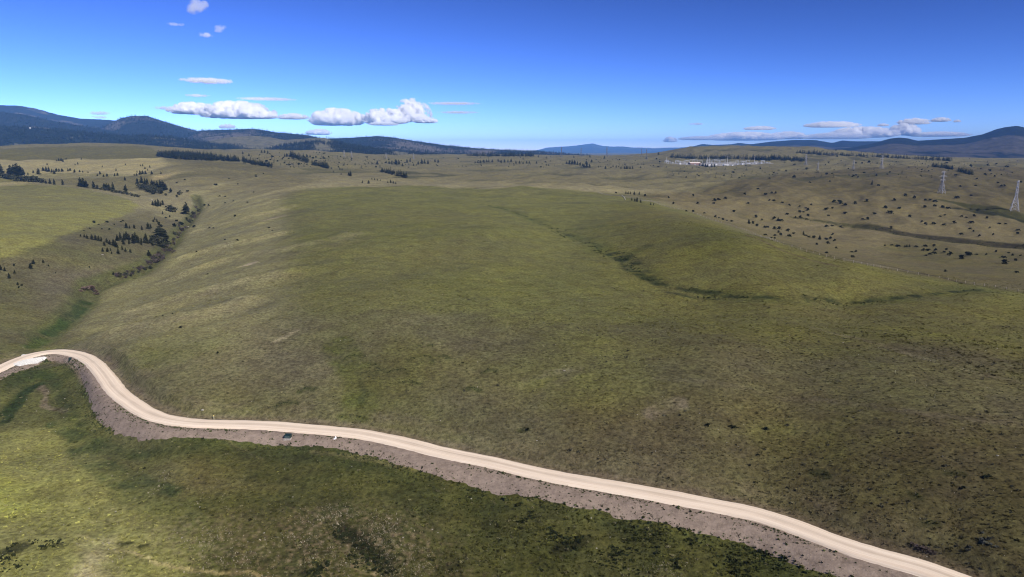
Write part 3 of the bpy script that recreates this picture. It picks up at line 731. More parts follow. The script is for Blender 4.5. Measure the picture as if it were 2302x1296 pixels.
# far blue mountain, snow peaks far behind
hill_range('far_mountain', [(1130,348),(1200,339),(1230,331),(1280,328),(1300,326),(1332,321.5),(1352,327),(1375,329),(1400,328.5),(1420,331),(1470,333),(1530,331),(1570,328),(1600,329),(1680,338),(1760,348)], 32500, 8000, M_blue, 109, wlen=2600, rough=.14)
M_snow = hill_material('snow_peak', (.10, .11, .14), (.80, .80, .82), .34, .0008, spots=.004)
hill_range('snow_peaks', [(1380,338),(1400,331),(1412,329.5),(1425,331.5),(1440,330),(1470,332),(1500,330.5),(1530,331),(1560,330),(1620,337)], 36800, 1600, M_snow, 110, wlen=1500, rough=.16)
# right: long dry ranges
hill_range('mountain_range', [(1500,338),(1560,328),(1578,323),(1600,325),(1640,324),(1663,320.5),(1690,324),(1740,327),(1850,335),(2000,345)], 14500, 4200, M_right, 111, wlen=1800, topforest=.3)
hill_range('mountain_range', [(1600,336),(1680,325),(1730,318),(1785,314),(1830,314),(1850,317),(1872,321),(1892,315),(1920,317),(1970,317),(2060,316),(2150,316),(2300,318),(2500,318)], 11500, 3600, M_right, 112, wlen=1600, openspots=[(1800,-.45,60,.18,.2)], topforest=.3)
hill_range('mountain_range', [(1820,345),(1920,330),(1970,320),(2000,311),(2022,308.5),(2040,310),(2062,316),(2100,313.5),(2170,309),(2210,301),(2240,290),(2260,285),(2284,282),(2300,285),(2340,297),(2420,300),(2600,300)], 8200, 3300, M_right, 113, wlen=1000, rough=.15, openspots=[(2150,-.6,160,.22,.22),(2290,-.7,120,.25,.25),(1990,-.6,60,.2,.2)], nu=300, nv=60, topforest=.32)
# ------------------------------------------------------------------ vegetation prototypes (height or width 1)
def leaf_material(name, col, var=.35, rough=.9):
    m, nt, out = nodes_mat(name); L = nt.links.new
    b = N(nt, 'ShaderNodeBsdfPrincipled'); b.inputs['Roughness'].default_value = rough; b.inputs['Specular IOR Level'].default_value = .1
    oi = N(nt, 'ShaderNodeObjectInfo'); geo = N(nt, 'ShaderNodeNewGeometry')
    nz = N(nt, 'ShaderNodeTexNoise'); nz.inputs['Scale'].default_value = 1.1; nz.inputs['Detail'].default_value = 3; L(geo.outputs['Position'], nz.inputs['Vector'])
    a = N(nt, 'ShaderNodeMapRange'); a.inputs['To Min'].default_value = 1 - var * .6; a.inputs['To Max'].default_value = 1 + var * .6; L(oi.outputs['Random'], a.inputs[0])
    c = N(nt, 'ShaderNodeMapRange'); c.inputs['From Min'].default_value = .3; c.inputs['From Max'].default_value = .7; c.inputs['To Min'].default_value = 1 - var; c.inputs['To Max'].default_value = 1 + var; L(nz.outputs[0], c.inputs[0])
    mm = N(nt, 'ShaderNodeMath', operation='MULTIPLY'); L(a.outputs[0], mm.inputs[0]); L(c.outputs[0], mm.inputs[1])
    sc = N(nt, 'ShaderNodeVectorMath', operation='SCALE'); sc.inputs[0].default_value = col; L(mm.outputs[0], sc.inputs['Scale'])
    L(sc.outputs[0], b.inputs['Base Color']); L(b.outputs[0], out.inputs['Surface']); return m

def tint_material(name):
    """ground cover takes its own colour from the point it grows at"""
    m, nt, out = nodes_mat(name); L = nt.links.new
    b = N(nt, 'ShaderNodeBsdfPrincipled'); b.inputs['Roughness'].default_value = .95; b.inputs['Specular IOR Level'].default_value = .05
    a = N(nt, 'ShaderNodeAttribute', attribute_name='tcol'); a.attribute_type = 'INSTANCER'
    L(a.outputs['Color'], b.inputs['Base Color']); L(b.outputs[0], out.inputs['Surface']); return m

M_needle = leaf_material('pine_needles', (.028, .031, .014))
M_bark = plain_mat('bark', (.055, .042, .032), scale=6)
M_juniper = leaf_material('juniper_foliage', (.018, .024, .013))
M_willow = leaf_material('willow_foliage', (.050, .052, .030))
M_twig = leaf_material('bare_willow_twigs', (.095, .075, .068))
M_pinktwig = leaf_material('dry_thicket_twigs', (.155, .115, .092))
M_sage = leaf_material('sagebrush_leaves', (.085, .088, .072))
M_tuft = tint_material('tuft_blades')

def blades(rs_, n, fn, tri=False):
    """n small leaf quads: fn -> (centre, out direction, length, width)"""
    V = []; Fq = []
    for _ in range(n):
        c, o, ln, wd = fn(rs_)
        c, o = np.array(c), np.array(o); o /= np.linalg.norm(o) + 1e-9
        s = np.cross(o, rs_.normal(size=3)); s /= np.linalg.norm(s) + 1e-9
        k = len(V)
        V += [c - o * ln * .5, c + s * wd * .5, c + o * ln * .5, c - s * wd * .5]; Fq.append((k, k + 1, k + 2, k + 3))
    return np.array(V), np.array(Fq)

def conifer_parts(seed, rad=.25, levels=13, nb=8):
    r_ = np.random.default_rng(seed)
    V = []; Fq = []
    lean = r_.normal(0, .012, 2)
    lop = r_.uniform(0, 2 * math.pi)
    for i in range(levels):
        t = .08 + .86 * (i / (levels - 1)) ** .92
        rr = rad * (1 - t) ** .72 * r_.uniform(.72, 1.18) + .018
        off = r_.uniform(0, 6.28)
        for b in range(nb if i < levels - 3 else 5):
            if r_.random() < .10: continue
            a = off + b * 2 * math.pi / nb + r_.normal(0, .22)
            rl = rr * r_.uniform(.6, 1.2) * (1 + .18 * math.cos(a - lop))
            ca_, sa_ = math.cos(a), math.sin(a)
            drop = rl * r_.uniform(.05, .45); w = rl * r_.uniform(.42, .62); th = r_.uniform(.022, .05)
            bx = np.array([lean[0] * t, lean[1] * t, t]); tip = bx + np.array([ca_ * rl, sa_ * rl, -drop + th])
            mid = (bx + tip) / 2 + np.array([0, 0, th]); sd = np.array([-sa_, ca_, 0]) * w
            k = len(V)
            V += [bx + [0, 0, th], mid + sd - [0, 0, th * 1.2], tip, mid - sd - [0, 0, th * 1.2], mid - [0, 0, th * 2.0]]
            Fq += [(k, k + 1, k + 2, k + 2), (k, k + 2, k + 3, k + 3), (k, k + 4, k + 2, k + 2)]
    k = len(V); top = np.array([lean[0], lean[1], 1.0])
    for b in range(4):
        a = b * 1.57; V += [top, top + [.02 * math.cos(a), .02 * math.sin(a), -.1], top + [.02 * math.cos(a + 1.5), .02 * math.sin(a + 1.5), -.1]]
        Fq.append((k + 3 * b, k + 3 * b + 1, k + 3 * b + 2, k + 3 * b + 2))
    crown = (np.array(V), [tuple(dict.fromkeys(f)) for f in Fq])
    tv = []; tf = []
    for lv, (z, q) in enumerate(((-.03, .022), (.3, .016), (.9, .004))):
        for b in range(6): tv.append((q * math.cos(b * 1.047) + lean[0] * max(z, 0), q * math.sin(b * 1.047) + lean[1] * max(z, 0), z))
    for lv in range(2):
        for b in range(6): tf.append((lv * 6 + b, lv * 6 + (b + 1) % 6, lv * 6 + 6 + (b + 1) % 6, lv * 6 + 6 + b))
    return crown, (np.array(tv), tf)

def pymesh(name, V, F, mats, midx=None):
    me = bpy.data.meshes.new(name); me.from_pydata([tuple(v) for v in V], [], [tuple(f) for f in F])
    for m_ in mats: me.materials.append(m_)
    if midx is not None: me.polygons.foreach_set('material_index', midx)
    me.update(); return me

CONIFERS = []
for k in range(6):
    (cv, cf), (tv, tf) = conifer_parts(200 + k, rad=(.37, .42, .33, .46, .38, .31)[k], levels=14, nb=10)
    one = pymesh('conifer', np.vstack([cv, tv]), list(cf) + [tuple(i + len(cv) for i in f) for f in tf], [M_needle, M_bark], [0] * len(cf) + [1] * len(tf))
    CONIFERS.append((pymesh('crown', cv, cf, [M_needle]), pymesh('trunk', tv, tf, [M_bark]), one))
FAR_CONIFERS = []
for k in range(4):
    (cv, cf), (tv, tf) = conifer_parts(300 + k, rad=(.36, .30, .42, .34)[k], levels=7, nb=6)
    FAR_CONIFERS.append(pymesh('far_conifer', cv, cf, [M_needle]))

def bush_mesh(name, mat, seed, n=150, flat=.62, conic=.35, leaf=.17, stems=True):
    """foliage clumps over a dome, unit width"""
    r_ = np.random.default_rng(seed)
    lumps = [(r_.normal(0, .17), r_.normal(0, .17), r_.uniform(.15, flat * .8), r_.uniform(.16, .27)) for _ in range(9)]
    def fn(q):
        lx, ly, lz, lr = lumps[q.integers(0, 9)]
        d = q.normal(size=3); d /= np.linalg.norm(d); rr = lr * q.uniform(.6, 1.05)
        c = np.array([lx, ly, lz]) + d * rr * [1, 1, flat]; c[2] = max(c[2], .02)
        hgt = c[2] / flat; c[:2] *= 1 - conic * min(hgt, 1)
        return c, d + [0, 0, .4], leaf * q.uniform(.7, 1.4), leaf * q.uniform(.6, 1.1)
    V, F = blades(r_, n, fn)
    return pymesh(name, V, F, [mat])
JUNIPERS = [bush_mesh('juniper', M_juniper, 400 + k, 110, (.55, .7, .62, .85)[k], (.3, .5, .4, .6)[k]) for k in range(4)]
WILLOWS = [bush_mesh('willow', M_willow, 410 + k, 130, .8, .1) for k in range(3)]
TWIGS = [bush_mesh('twigs', M_twig, 420 + k, 130, .7, .1, .14) for k in range(2)]
PINKS = [bush_mesh('dry_twigs', M_pinktwig, 430 + k, 170, .65, .1, .19) for k in range(2)]
SAGES = [bush_mesh('sage', M_sage, 440 + k, 70, .6, .1, .2) for k in range(2)]

def tuft_mesh(seed, n=7, spread=.32, h=.6):
    r_ = np.random.default_rng(seed); V = []; F = []
    for _ in range(n):
        a = r_.uniform(0, 6.28); p = np.array([math.cos(a), math.sin(a), 0]) * r_.uniform(0, spread); s = np.array([-math.sin(a), math.cos(a), 0]) * r_.uniform(.06, .14)
        t = p * r_.uniform(1.0, 2.2) + [0, 0, h * r_.uniform(.5, 1)]
        k = len(V); V += [p - s - [0, 0, .08], p + s - [0, 0, .08], t]; F.append((k, k + 1, k + 2))
    return pymesh('tuft', V, F, [M_tuft])
def clump_mesh(seed):
    me = bush_mesh('clump', M_tuft, seed, 26, .5, .1, .34); return me
def stone_mesh(seed):
    r_ = np.random.default_rng(seed); bm = bmesh.new(); bmesh.ops.create_icosphere(bm, subdivisions=1, radius=.5)
    for v in bm.verts: v.co *= r_.uniform(.75, 1.15); v.co.z *= .6
    me = bpy.data.meshes.new('stone'); bm.to_mesh(me); bm.free(); me.materials.append(M_stone); return me
M_stone = plain_mat('pale_stone', (.36, .335, .28), noise=.3, scale=1.5)

# ------------------------------------------------------------------ scattering by geometry nodes ("stuff" only)
def proto_collection(name, meshes):
    c = bpy.data.collections.new(name)
    for k, me_ in enumerate(meshes):
        c.objects.link(bpy.data.objects.new('%s_%02d' % (name, k), me_))
    return c
def scatter(name, label, P, scale, protos, tcol=None, cat=None, up=None):
    n = len(P); me_ = bpy.data.meshes.new(name); me_.vertices.add(n); me_.vertices.foreach_set('co', np.asarray(P, np.float32).ravel())
    sc = np.asarray(scale, np.float32)
    if sc.ndim == 1: sc = np.stack([sc, sc, sc], 1)
    a = me_.attributes.new('scl', 'FLOAT_VECTOR', 'POINT'); a.data.foreach_set('vector', sc.ravel())
    rot = np.stack([rng.normal(0, .06, n), rng.normal(0, .06, n), rng.uniform(0, 6.28, n)], 1).astype(np.float32)
    a = me_.attributes.new('rot', 'FLOAT_VECTOR', 'POINT'); a.data.foreach_set('vector', rot.ravel())
    a = me_.attributes.new('pid', 'INT', 'POINT'); a.data.foreach_set('value', rng.integers(0, len(protos), n).astype(np.int32))
    if tcol is not None: col_attr(me_, 'tcol', tcol)
    o = obj(name, me_); tag(o, label, cat, kind='stuff')
    ng = bpy.data.node_groups.new(name, 'GeometryNodeTree')
    ng.interface.new_socket('Geometry', in_out='INPUT', socket_type='NodeSocketGeometry'); ng.interface.new_socket('Geometry', in_out='OUTPUT', socket_type='NodeSocketGeometry')
    gi = ng.nodes.new('NodeGroupInput'); go = ng.nodes.new('NodeGroupOutput'); L = ng.links.new
    ci = ng.nodes.new('GeometryNodeCollectionInfo'); ci.inputs['Collection'].default_value = proto_collection(name + '_kinds', protos)
    ci.inputs['Separate Children'].default_value = True; ci.inputs['Reset Children'].default_value = True
    ip = ng.nodes.new('GeometryNodeInstanceOnPoints'); ip.inputs['Pick Instance'].default_value = True
    def na(nm, ty):
        q = ng.nodes.new('GeometryNodeInputNamedAttribute'); q.data_type = ty; q.inputs['Name'].default_value = nm; return q
    e2r = ng.nodes.new('FunctionNodeEulerToRotation'); L(na('rot', 'FLOAT_VECTOR').outputs[0], e2r.inputs[0])
    L(gi.outputs[0], ip.inputs['Points']); L(ci.outputs[0], ip.inputs['Instance']); L(na('pid', 'INT').outputs[0], ip.inputs['Instance Index'])
    L(e2r.outputs[0], ip.inputs['Rotation']); L(na('scl', 'FLOAT_VECTOR').outputs[0], ip.inputs['Scale']); L(ip.outputs[0], go.inputs[0])
    md = o.modifiers.new('scatter', 'NODES'); md.node_group = ng
    return o

def kol_at(x, y):
    a = np.arctan2(x, y); r = np.hypot(x, y)
    i = np.clip(np.searchsorted(azs, a), 0, len(azs) - 1); j = np.clip(np.searchsorted(rs, r), 0, len(rs) - 1)
    return KOL[i, j], ROAD_D[i, j], ROAD_S[i, j], i, j

# grass tufts: even over the picture, so denser near the camera
def ground_points(n, r0, r1, seed, amax=44):
    q = np.random.default_rng(seed); a = q.uniform(R(-amax), R(amax), n); r = np.exp(q.uniform(math.log(r0), math.log(r1), n))
    return np.sin(a) * r, np.cos(a) * r, r, q
x, y, r, q = ground_points(190000, 82, 520, 1)
kc, rd, rsd, gi_, gj_ = kol_at(x, y)
bwid = np.full(len(x), 6.0); nrd = (rd < HW + 12) & (rsd > 0)
bwid[nrd] = np.interp(seg_dist(RC[::10, :2], x[nrd], y[nrd])[1] * 10, np.arange(len(RC)), bank_w)
ok = (rd > HW + 1.2) & ~((rsd > 0) & (rd < HW + bwid * (.78 + .3 * q.random(len(x)))) & (q.random(len(x)) < .985))
cl_ = fbm(x, y, 14, 3, 91) + .6 * fbm(x, y, 3, 2, 92)
ok &= q.random(len(x)) < np.clip(.62 + 1.0 * cl_, .12, 1)
x, y, r, kc, rd, rsd = x[ok], y[ok], r[ok], kc[ok], rd[ok], rsd[ok]; n = len(x)
lowv = ((rsd > 0) | (rd > 900)) & (r < 260)
var = np.exp(q.normal(0, .30, n))[:, None]
tc = kc * var * 1.05
straw = q.random(n) < .10; tc[straw] = tc[straw] * .4 + np.array([.24, .22, .12]) * .6
dark = q.random(n) < np.where(lowv, .15, .05); tc[dark] *= .55
fade = np.clip((r - 180) / 200, 0, 1)[:, None]; tc = tc * (1 - fade * .6) + kc * 1.05 * fade * .6
sz = np.clip(q.lognormal(-1.05, .38, n), .12, 1.1) * np.where(lowv, 1.25, .95) * np.clip(r / 220, .85, 1.15)
sc = np.stack([sz * 1.25, sz * 1.25, sz * .8], 1)
scatter('grass_tufts', 'low grass tufts covering the open slopes', np.stack([x, y, zat(x, y)], 1), sc, [tuft_mesh(500 + k) for k in range(4)] + [clump_mesh(510 + k) for k in range(2)], tc)

# dark sage and weed clumps dotting the slope above the road
x, y, r, q = ground_points(17000, 95, 330, 2)
kc, rd, rsd, _, _ = kol_at(x, y)
ok = (rd > HW + 3) & (rsd <= 0) & (q.random(len(x)) < np.clip(.25 + .9 * fbm(x, y, 45, 3, 95) + .45 * np.tanh(x / 60), .03, 1))
x, y, r = x[ok], y[ok], r[ok]; n = len(x)
tc = np.array([.070, .068, .048]) * np.exp(q.normal(0, .35, n))[:, None]
sz = np.clip(q.lognormal(-1.3, .45, n), .14, .95)
scatter('sagebrush_cover', 'small grey-green sage clumps dotting the slope above the road', np.stack([x, y, zat(x, y)], 1), sz, [clump_mesh(520 + k) for k in range(3)], tc)

# rank dark weeds at the foot and the top of the bank
s_i = rng.integers(10, len(RC) - 4, 5200); s_i = s_i[rng.random(5200) < np.clip(.4 + 1.3 * fbm(RS_[s_i], RS_[s_i] * 0 + 5, 16, 3, 89), .05, 1)]; jit = rng.normal(0, 1, len(s_i))
w = HW + bank_w[s_i] * (1 + .16 * fbm(RS_[s_i], RS_[s_i] * 0 + 9, 14, 4, 83)) + 1.25 * fbm(RS_[s_i], RS_[s_i] * 0 + 30, 2.6, 4, 84, gain=.75) + jit * 1.1 + .2
x, y = RC[s_i, 0] + nrm[s_i, 0] * w, RC[s_i, 1] + nrm[s_i, 1] * w
s_j = rng.integers(10, len(RC) - 4, 3600); s_j = s_j[rng.random(3600) < np.clip(.30 + 1.6 * fbm(RS_[s_j], RS_[s_j] * 0 + 77, 22, 3, 86), 0, 1)]
w2 = HW + .15 + rng.gamma(1.4, .6, len(s_j))
s_k = rng.integers(10, len(RC) - 4, 1100); w3 = HW + rng.uniform(.1, .95, 1100) * bank_w[s_k]
x2 = np.concatenate([x, RC[s_j, 0] + nrm[s_j, 0] * w2, RC[s_k, 0] + nrm[s_k, 0] * w3]); y2 = np.concatenate([y, RC[s_j, 1] + nrm[s_j, 1] * w2, RC[s_k, 1] + nrm[s_k, 1] * w3])
tj = np.concatenate([tan[s_i], tan[s_j], tan[s_k]]); aj = rng.uniform(-.8, .8, len(x2)); x2 = x2 + tj[:, 0] * aj; y2 = y2 + tj[:, 1] * aj
n = len(x2); sz = np.concatenate([np.clip(rng.lognormal(-1.0, .45, len(x)), .15, 1.0), np.clip(rng.lognormal(-1.0, .3, len(s_j)), .2, .7), np.clip(rng.lognormal(-1.35, .35, 1100), .12, .6)])
tc = np.array([.058, .070, .027]) * np.exp(rng.normal(0, .4, n))[:, None]
scatter('roadside_weeds', 'dark green weeds along the edges of the bare road bank', np.stack([x2, y2, zat(x2, y2) + .05], 1), sz, [clump_mesh(530), tuft_mesh(531, 9), tuft_mesh(532, 9)], tc)

# bleached grass clumps in the dry patches near the camera
def poly_fill(pix, n, seed, thr=.1, wl_=7):
    P = pts(pix); q = np.random.default_rng(seed); g = q.uniform(P.min(0), P.max(0), (n, 2)); sd = poly_sd(P, g[:, 0], g[:, 1])
    return g[(sd > -1) & (q.random(n) < np.clip(sd / 5 + .25, 0, 1) * np.clip(thr + 1.6 * fbm(g[:, 0], g[:, 1], wl_, 3, seed), 0, 1))]
g = np.vstack([poly_fill([(620,1160),(720,1130),(830,1130),(930,1180),(1000,1250),(960,1300),(860,1320),(800,1240),(720,1190)], 9000, 21, .40), poly_fill([(480,1200),(640,1170),(800,1230),(1000,1260),(1200,1310),(1000,1400),(500,1380)], 12000, 22, .12), poly_fill([(180,1215),(270,1205),(270,1310),(150,1310)], 2200, 23, .45), poly_fill([(380,1190),(520,1180),(640,1260),(560,1320),(400,1310)], 4000, 24, .12), poly_fill([(1410,1270),(1580,1270),(1600,1340),(1400,1340)], 2500, 25, .25), poly_fill([(250,1060),(420,1060),(520,1130),(420,1150),(300,1130)], 3000, 26, .0)])
tc = np.array([.35, .31, .225]) * np.exp(rng.normal(0, .25, len(g)))[:, None]
scatter('dry_grass_clumps', 'bleached dry grass clumps in the near dark grass', np.stack([g[:, 0], g[:, 1], zat(g[:, 0], g[:, 1])], 1), np.clip(rng.lognormal(-1.3, .35, len(g)), .12, .55), [tuft_mesh(550 + k, 9) for k in range(3)], tc)
g = np.vstack([poly_fill([(740,1180),(800,1190),(850,1240),(900,1290),(820,1290),(770,1230)], 2500, 31, .5), poly_fill([(1300,1180),(1500,1200),(1700,1240),(1850,1290),(1500,1300),(1250,1240)], 6000, 32, .05), poly_fill([(0,1240),(60,1215),(140,1215),(60,1290),(0,1290)], 900, 33, .4), poly_fill([(680,1290),(720,1262),(740,1270),(710,1310)], 500, 34, .6), poly_fill([(1150,1150),(1260,1170),(1330,1215),(1200,1230)], 1600, 35, .1)])
tc = np.array([.030, .036, .014]) * np.exp(rng.normal(0, .3, len(g)))[:, None]
scatter('dark_weed_clumps', 'dark leafy weed clumps in the grass below the road', np.stack([g[:, 0], g[:, 1], zat(g[:, 0], g[:, 1])], 1), np.clip(rng.lognormal(-.75, .4, len(g)), .2, 1.1), [clump_mesh(555 + k) for k in range(3)], tc)
g = np.vstack([poly_fill([(1375,565),(1420,570),(1450,610),(1480,640),(1440,632),(1395,605)], 2200, 41, .05, 9), poly_fill([(1540,648),(1640,652),(1700,668),(1620,676),(1540,664)], 1800, 42, .05, 9), poly_fill([(1690,664),(1900,673),(2010,672),(2100,660),(2210,648),(2100,668),(2000,680),(1800,682)], 3600, 43, .15, 10), poly_fill([(1230,505),(1330,540),(1390,580),(1370,582),(1300,550),(1225,515)], 3000, 44, .1, 10), poly_fill([(1990,512),(2150,535),(2310,548),(2310,560),(2150,546),(2000,524)], 5000, 45, .35, 25), poly_fill([(1790,488),(1900,502),(2000,516),(1990,522),(1880,508)], 2200, 46, .2, 20)])
tc = np.array([.050, .062, .026]) * np.exp(rng.normal(0, .35, len(g)))[:, None]
scatter('marsh_growth', 'dark rank growth along the wet drainage lines', np.stack([g[:, 0], g[:, 1], zat(g[:, 0], g[:, 1])], 1), np.clip(rng.lognormal(-.45, .4, len(g)), .3, 1.6), [clump_mesh(558 + k) for k in range(3)], tc)

# the rank grass of the fairy rings
g = np.vstack([catmull(pts(rp), .3)[0] for rp in RINGS]); g = g + rng.normal(0, .35, g.shape)
tc = np.array([.040, .050, .020]) * np.exp(rng.normal(0, .3, len(g)))[:, None]
scatter('fairy_ring_grass', 'dark rank grass growing in rings on the slopes', np.stack([g[:, 0], g[:, 1], zat(g[:, 0], g[:, 1])], 1), np.clip(rng.lognormal(-1.0, .35, len(g)), .18, .7), [clump_mesh(548), tuft_mesh(549, 9)], tc)

# pale stones
x, y, r, q = ground_points(1700, 85, 330, 3)
kc, rd, rsd, _, _ = kol_at(x, y); ok = (rd > HW) & (q.random(len(x)) < np.clip(.45 + fbm(x, y, 30, 2, 97), .05, 1)); x, y = x[ok], y[ok]
scatter('pale_stones', 'pale loose stones strewn thinly over the near slopes', np.stack([x, y, zat(x, y) + .03], 1), np.clip(q.lognormal(-1.75, .45, len(x)), .08, .55), [stone_mesh(540 + k) for k in range(3)])
# ------------------------------------------------------------------ individual trees and shrubs
ORD = ['first', 'second', 'third', 'fourth', 'fifth', 'sixth', 'seventh', 'eighth', 'ninth', 'tenth', 'eleventh', 'twelfth', 'thirteenth', 'fourteenth', 'fifteenth', 'sixteenth', 'seventeenth', 'eighteenth', 'nineteenth']
for t_, te in (('twenty', 'twentieth'), ('thirty', 'thirtieth'), ('forty', 'fortieth'), ('fifty', 'fiftieth')): ORD += [te] + [t_ + '-' + ORD[i_] for i_ in range(9)]
def depth_of(p):
    return p[1] * math.cos(PITCH) - (p[2] - HC) * math.sin(PITCH)
TREE_XY = []
def place(kind, px, py, hpx, label, group=None, wide=1.0, parts=None, cat=None, name=None, ymin=0):
    """one plant rooted at the ground seen at a pixel; hpx is its height in the photograph"""
    p = at(px, py, ymin); s = hpx / FPX * depth_of(p) * (1.12 if kind == 'pine' else 1.08)
    k = rng.integers(0, 1000); rz = rng.uniform(0, 6.28); w = s * wide * rng.uniform(.9, 1.12)
    TREE_XY.append((p[0], p[1]))
    if kind == 'pine':
        crown, trunk, one = CONIFERS[k % len(CONIFERS)]
        if parts is None: parts = hpx >= 12
        if parts:
            o = bpy.data.objects.new(name or 'pine_tree', None); COL.objects.link(o); o.empty_display_size = .5
            obj('trunk', trunk, None, o); obj('crown', crown, None, o)
        else: o = obj(name or 'pine_tree', one)
        c = cat or 'pine tree'
    else:
        lib, nm, c = {'juniper': (JUNIPERS, 'juniper_shrub', 'shrub'), 'willow': (WILLOWS, 'leafy_shrub', 'shrub'), 'twig': (TWIGS, 'willow_shrub', 'shrub'),
                      'pink': (PINKS, 'dry_thicket', 'thicket'), 'sage': (SAGES, 'sagebrush', 'shrub')}[kind]
        o = obj(name or nm, lib[k % len(lib)]); s = s / .75; w = s * wide
    o.location = (p[0], p[1], p[2] - .02 * s); o.rotation_euler = (0, 0, rz); o.scale = (w, w, s)
    return tag(o, label, c, group)

def row(kind, items, phrase, group, wide=1.0, unique=True, fixed=None):
    """plants of one row or cluster; each told apart by its rank from the left, the tallest by its height"""
    items = sorted(items)
    n = len(items); tall = max(range(n), key=lambda i: items[i][2])
    for i, (px, py, h) in enumerate(items):
        if fixed: lab = ORD[i] + ' from the left, ' + fixed
        elif i == tall and n > 2 and items[i][2] > sorted(t[2] for t in items)[-2] * 1.15: lab = 'tallest ' + phrase
        elif i < 50: lab = ORD[i] + ' from the left, ' + phrase
        else: lab = ('%s from the right, ' % ORD[n - 1 - i] if n - 1 - i > 0 else 'rightmost, ') + phrase
        place(kind, px, py, h, lab, group, wide)

row('pine', [(3,393,23),(24,392,20),(32,394,23),(39,393,25),(47,393,21),(53,391,13)], 'dark pine in the grove above the bright field', 'pines of the grove at the left edge', 1.15)
row('willow', [(5,399,10),(15,402,12),(25,403,11),(35,406,12),(43,408,12),(51,407,12),(60,407,12),(67,408,11),(75,408,13),(83,409,13),(91,410,10),(97,411,7)], 'dark leafy shrub along the bright field\'s upper edge', 'shrubs along the upper edge of the bright field', 1.2)
row('pine', [(104,412,8),(113,412.5,11),(122,414,12),(141,415,12)], 'small pine spaced along the bright field\'s edge', 'small pines along the field edge')
row('pine', [(181,419,20),(188,420,19),(194,421,15)], 'pine of the trio at the field\'s edge', 'trio of pines at the field edge', 1.1)
row('pine', [(211,423,16),(219,424,10),(235,425,14),(240,425,14),(246,426,13),(255,428,18),(283,433,18)], 'pine on the field edge beyond the trio', 'pines on the field edge beyond the trio', 1.1)
row('willow', [(228,426,5),(236,428,6),(245,429,6),(253,431,6),(261,433,6),(269,434,6),(278,436,6),(287,438,6),(296,440,6),(305,442,6),(311,443,5)], 'low hedge-like shrub below the field-edge pines', 'low shrubs in line below the field-edge pines', 1.5)
row('pine', [(309,412,12),(319,411,15),(326,413,13),(331,414,13),(342,416,12),(347,416,10)], 'pine at the back of the draw\'s grove', 'pines of the grove in the draw')
row('pine', [(354,424,17),(361,424,19),(367,425,19),(373,427,15),(384,432,10)], 'broad pine at the right end of the draw\'s grove', 'broad pines of the grove in the draw', 1.2)
row('willow', [(313,421,9),(320,423,10),(327,426,11),(334,428,10),(341,429,10),(348,431,11),(355,433,11),(362,435,10)], 'brownish leafy shrub in front of the draw\'s pines', 'leafy shrubs in front of the pines in the draw', 1.2)
row('willow', [(404,438,9),(398,443,6),(373,439,5),(383,475,14),(391,477,12)], 'loose leafy shrub down the draw', 'loose shrubs down the draw', 1.0)
row('pine', [(344,461,10),(350,462,13),(356,462,15),(361,463,10),(366,460,11)], 'pine in the small clump above the gully', 'pines of the small clump above the gully')
place('pine', 419, 480, 25, 'tall lone dark pine standing at the gully\'s right edge', wide=1.15)
place('pine', 281, 405, 8, 'small lone pine in the green draw behind the field')
row('pine', [(366,481,7),(348,494,7),(353,498,7),(345,499,7)], 'young pine above the large gully pine', 'young pines above the large gully pine')
row('pine', [(333,514,14),(339,512,9),(284,512,12),(291,513,7),(302,513,9),(319,516,9)], 'pine scattered above the gully\'s dense row', 'pines scattered above the dense row')
row('juniper', [(407,505,9),(392,509,8),(398,497,5),(437,510,6),(241,500,5),(211,501,6),(276,497,3.5),(271,499,3.5),(246,516,4),(202,514,3),(229,515,3),(189,519,3),(222,505,3),(257,505,3),(405,515,5),(372,490,4),(382,488,4),(420,494,4),(426,498,4)], 'small round shrub on the gully\'s slopes', 'small shrubs on the gully slopes', 1.3, fixed='small round shrub dotted on the gully\'s green slopes')
row('pine', [(181,531,6),(190,533,9),(196,536,9),(207,538,12),(215,539,12),(222,541,12),(228,542,11)], 'slim pine in the row at the gully row\'s left end', 'slim pines at the left of the gully row')
row('pine', [(235,552,11),(240,545,10),(247,549,10),(256,552,15),(261,555,14),(264,541,11)], 'pine where the gully row widens', 'pines where the gully row widens')
row('pine', [(271,538,16),(280,537,14),(285,538,18),(291,539,13),(299,541,15),(305,543,21),(311,546,17),(318,545,11),(325,546,13),(332,547,11),(339,547,15)], 'pine in the dense middle of the gully row', 'pines in the dense gully row')
place('pine', 362, 546, 45, 'largest pine of the scene, dark and broad above the gully bend', wide=1.05)
row('willow', [(348,546,18),(356,553,18),(371,549,21),(366,557,11),(361,549,16)], 'big leafy shrub crowding the largest pine', 'leafy shrubs round the largest pine')
row('pine', [(231,565,9),(242,566,10),(249,563,6),(266,570,12),(275,561,10),(282,565,9),(293,567,8),(290,549,6),(251,570,6)], 'small pine below the gully row', 'small pines below the gully row')
place('pine', 335, 575, 13, 'small dark pine at the left of the brown thicket')
row('twig', [(342,582,9),(350,580,10),(357,577,10),(364,579,9),(345,590,9),(353,590,9),(361,587,9),(368,582,8),(338,593,7),(332,594,4)], 'brown twiggy shrub of the gully thicket', 'brown shrubs of the gully thicket', 1.3)
row('twig', [(383,565,7),(390,567,6),(312,606,7),(319,604,6),(278,619,5),(286,617,5),(300,602,3)], 'purplish twiggy shrub low along the gully floor', 'purplish shrubs along the gully floor', 1.5)
place('pine', 255, 617, 8, 'small dark pine beside the purplish gully shrubs', wide=1.2)
row('pink', [(183,656,7),(191,651,9),(199,649,9),(207,651,9),(214,656,8),(217,662,6)], 'pinkish dry thicket at the gully mouth', 'dry pinkish thickets at the gully mouth', 1.5)
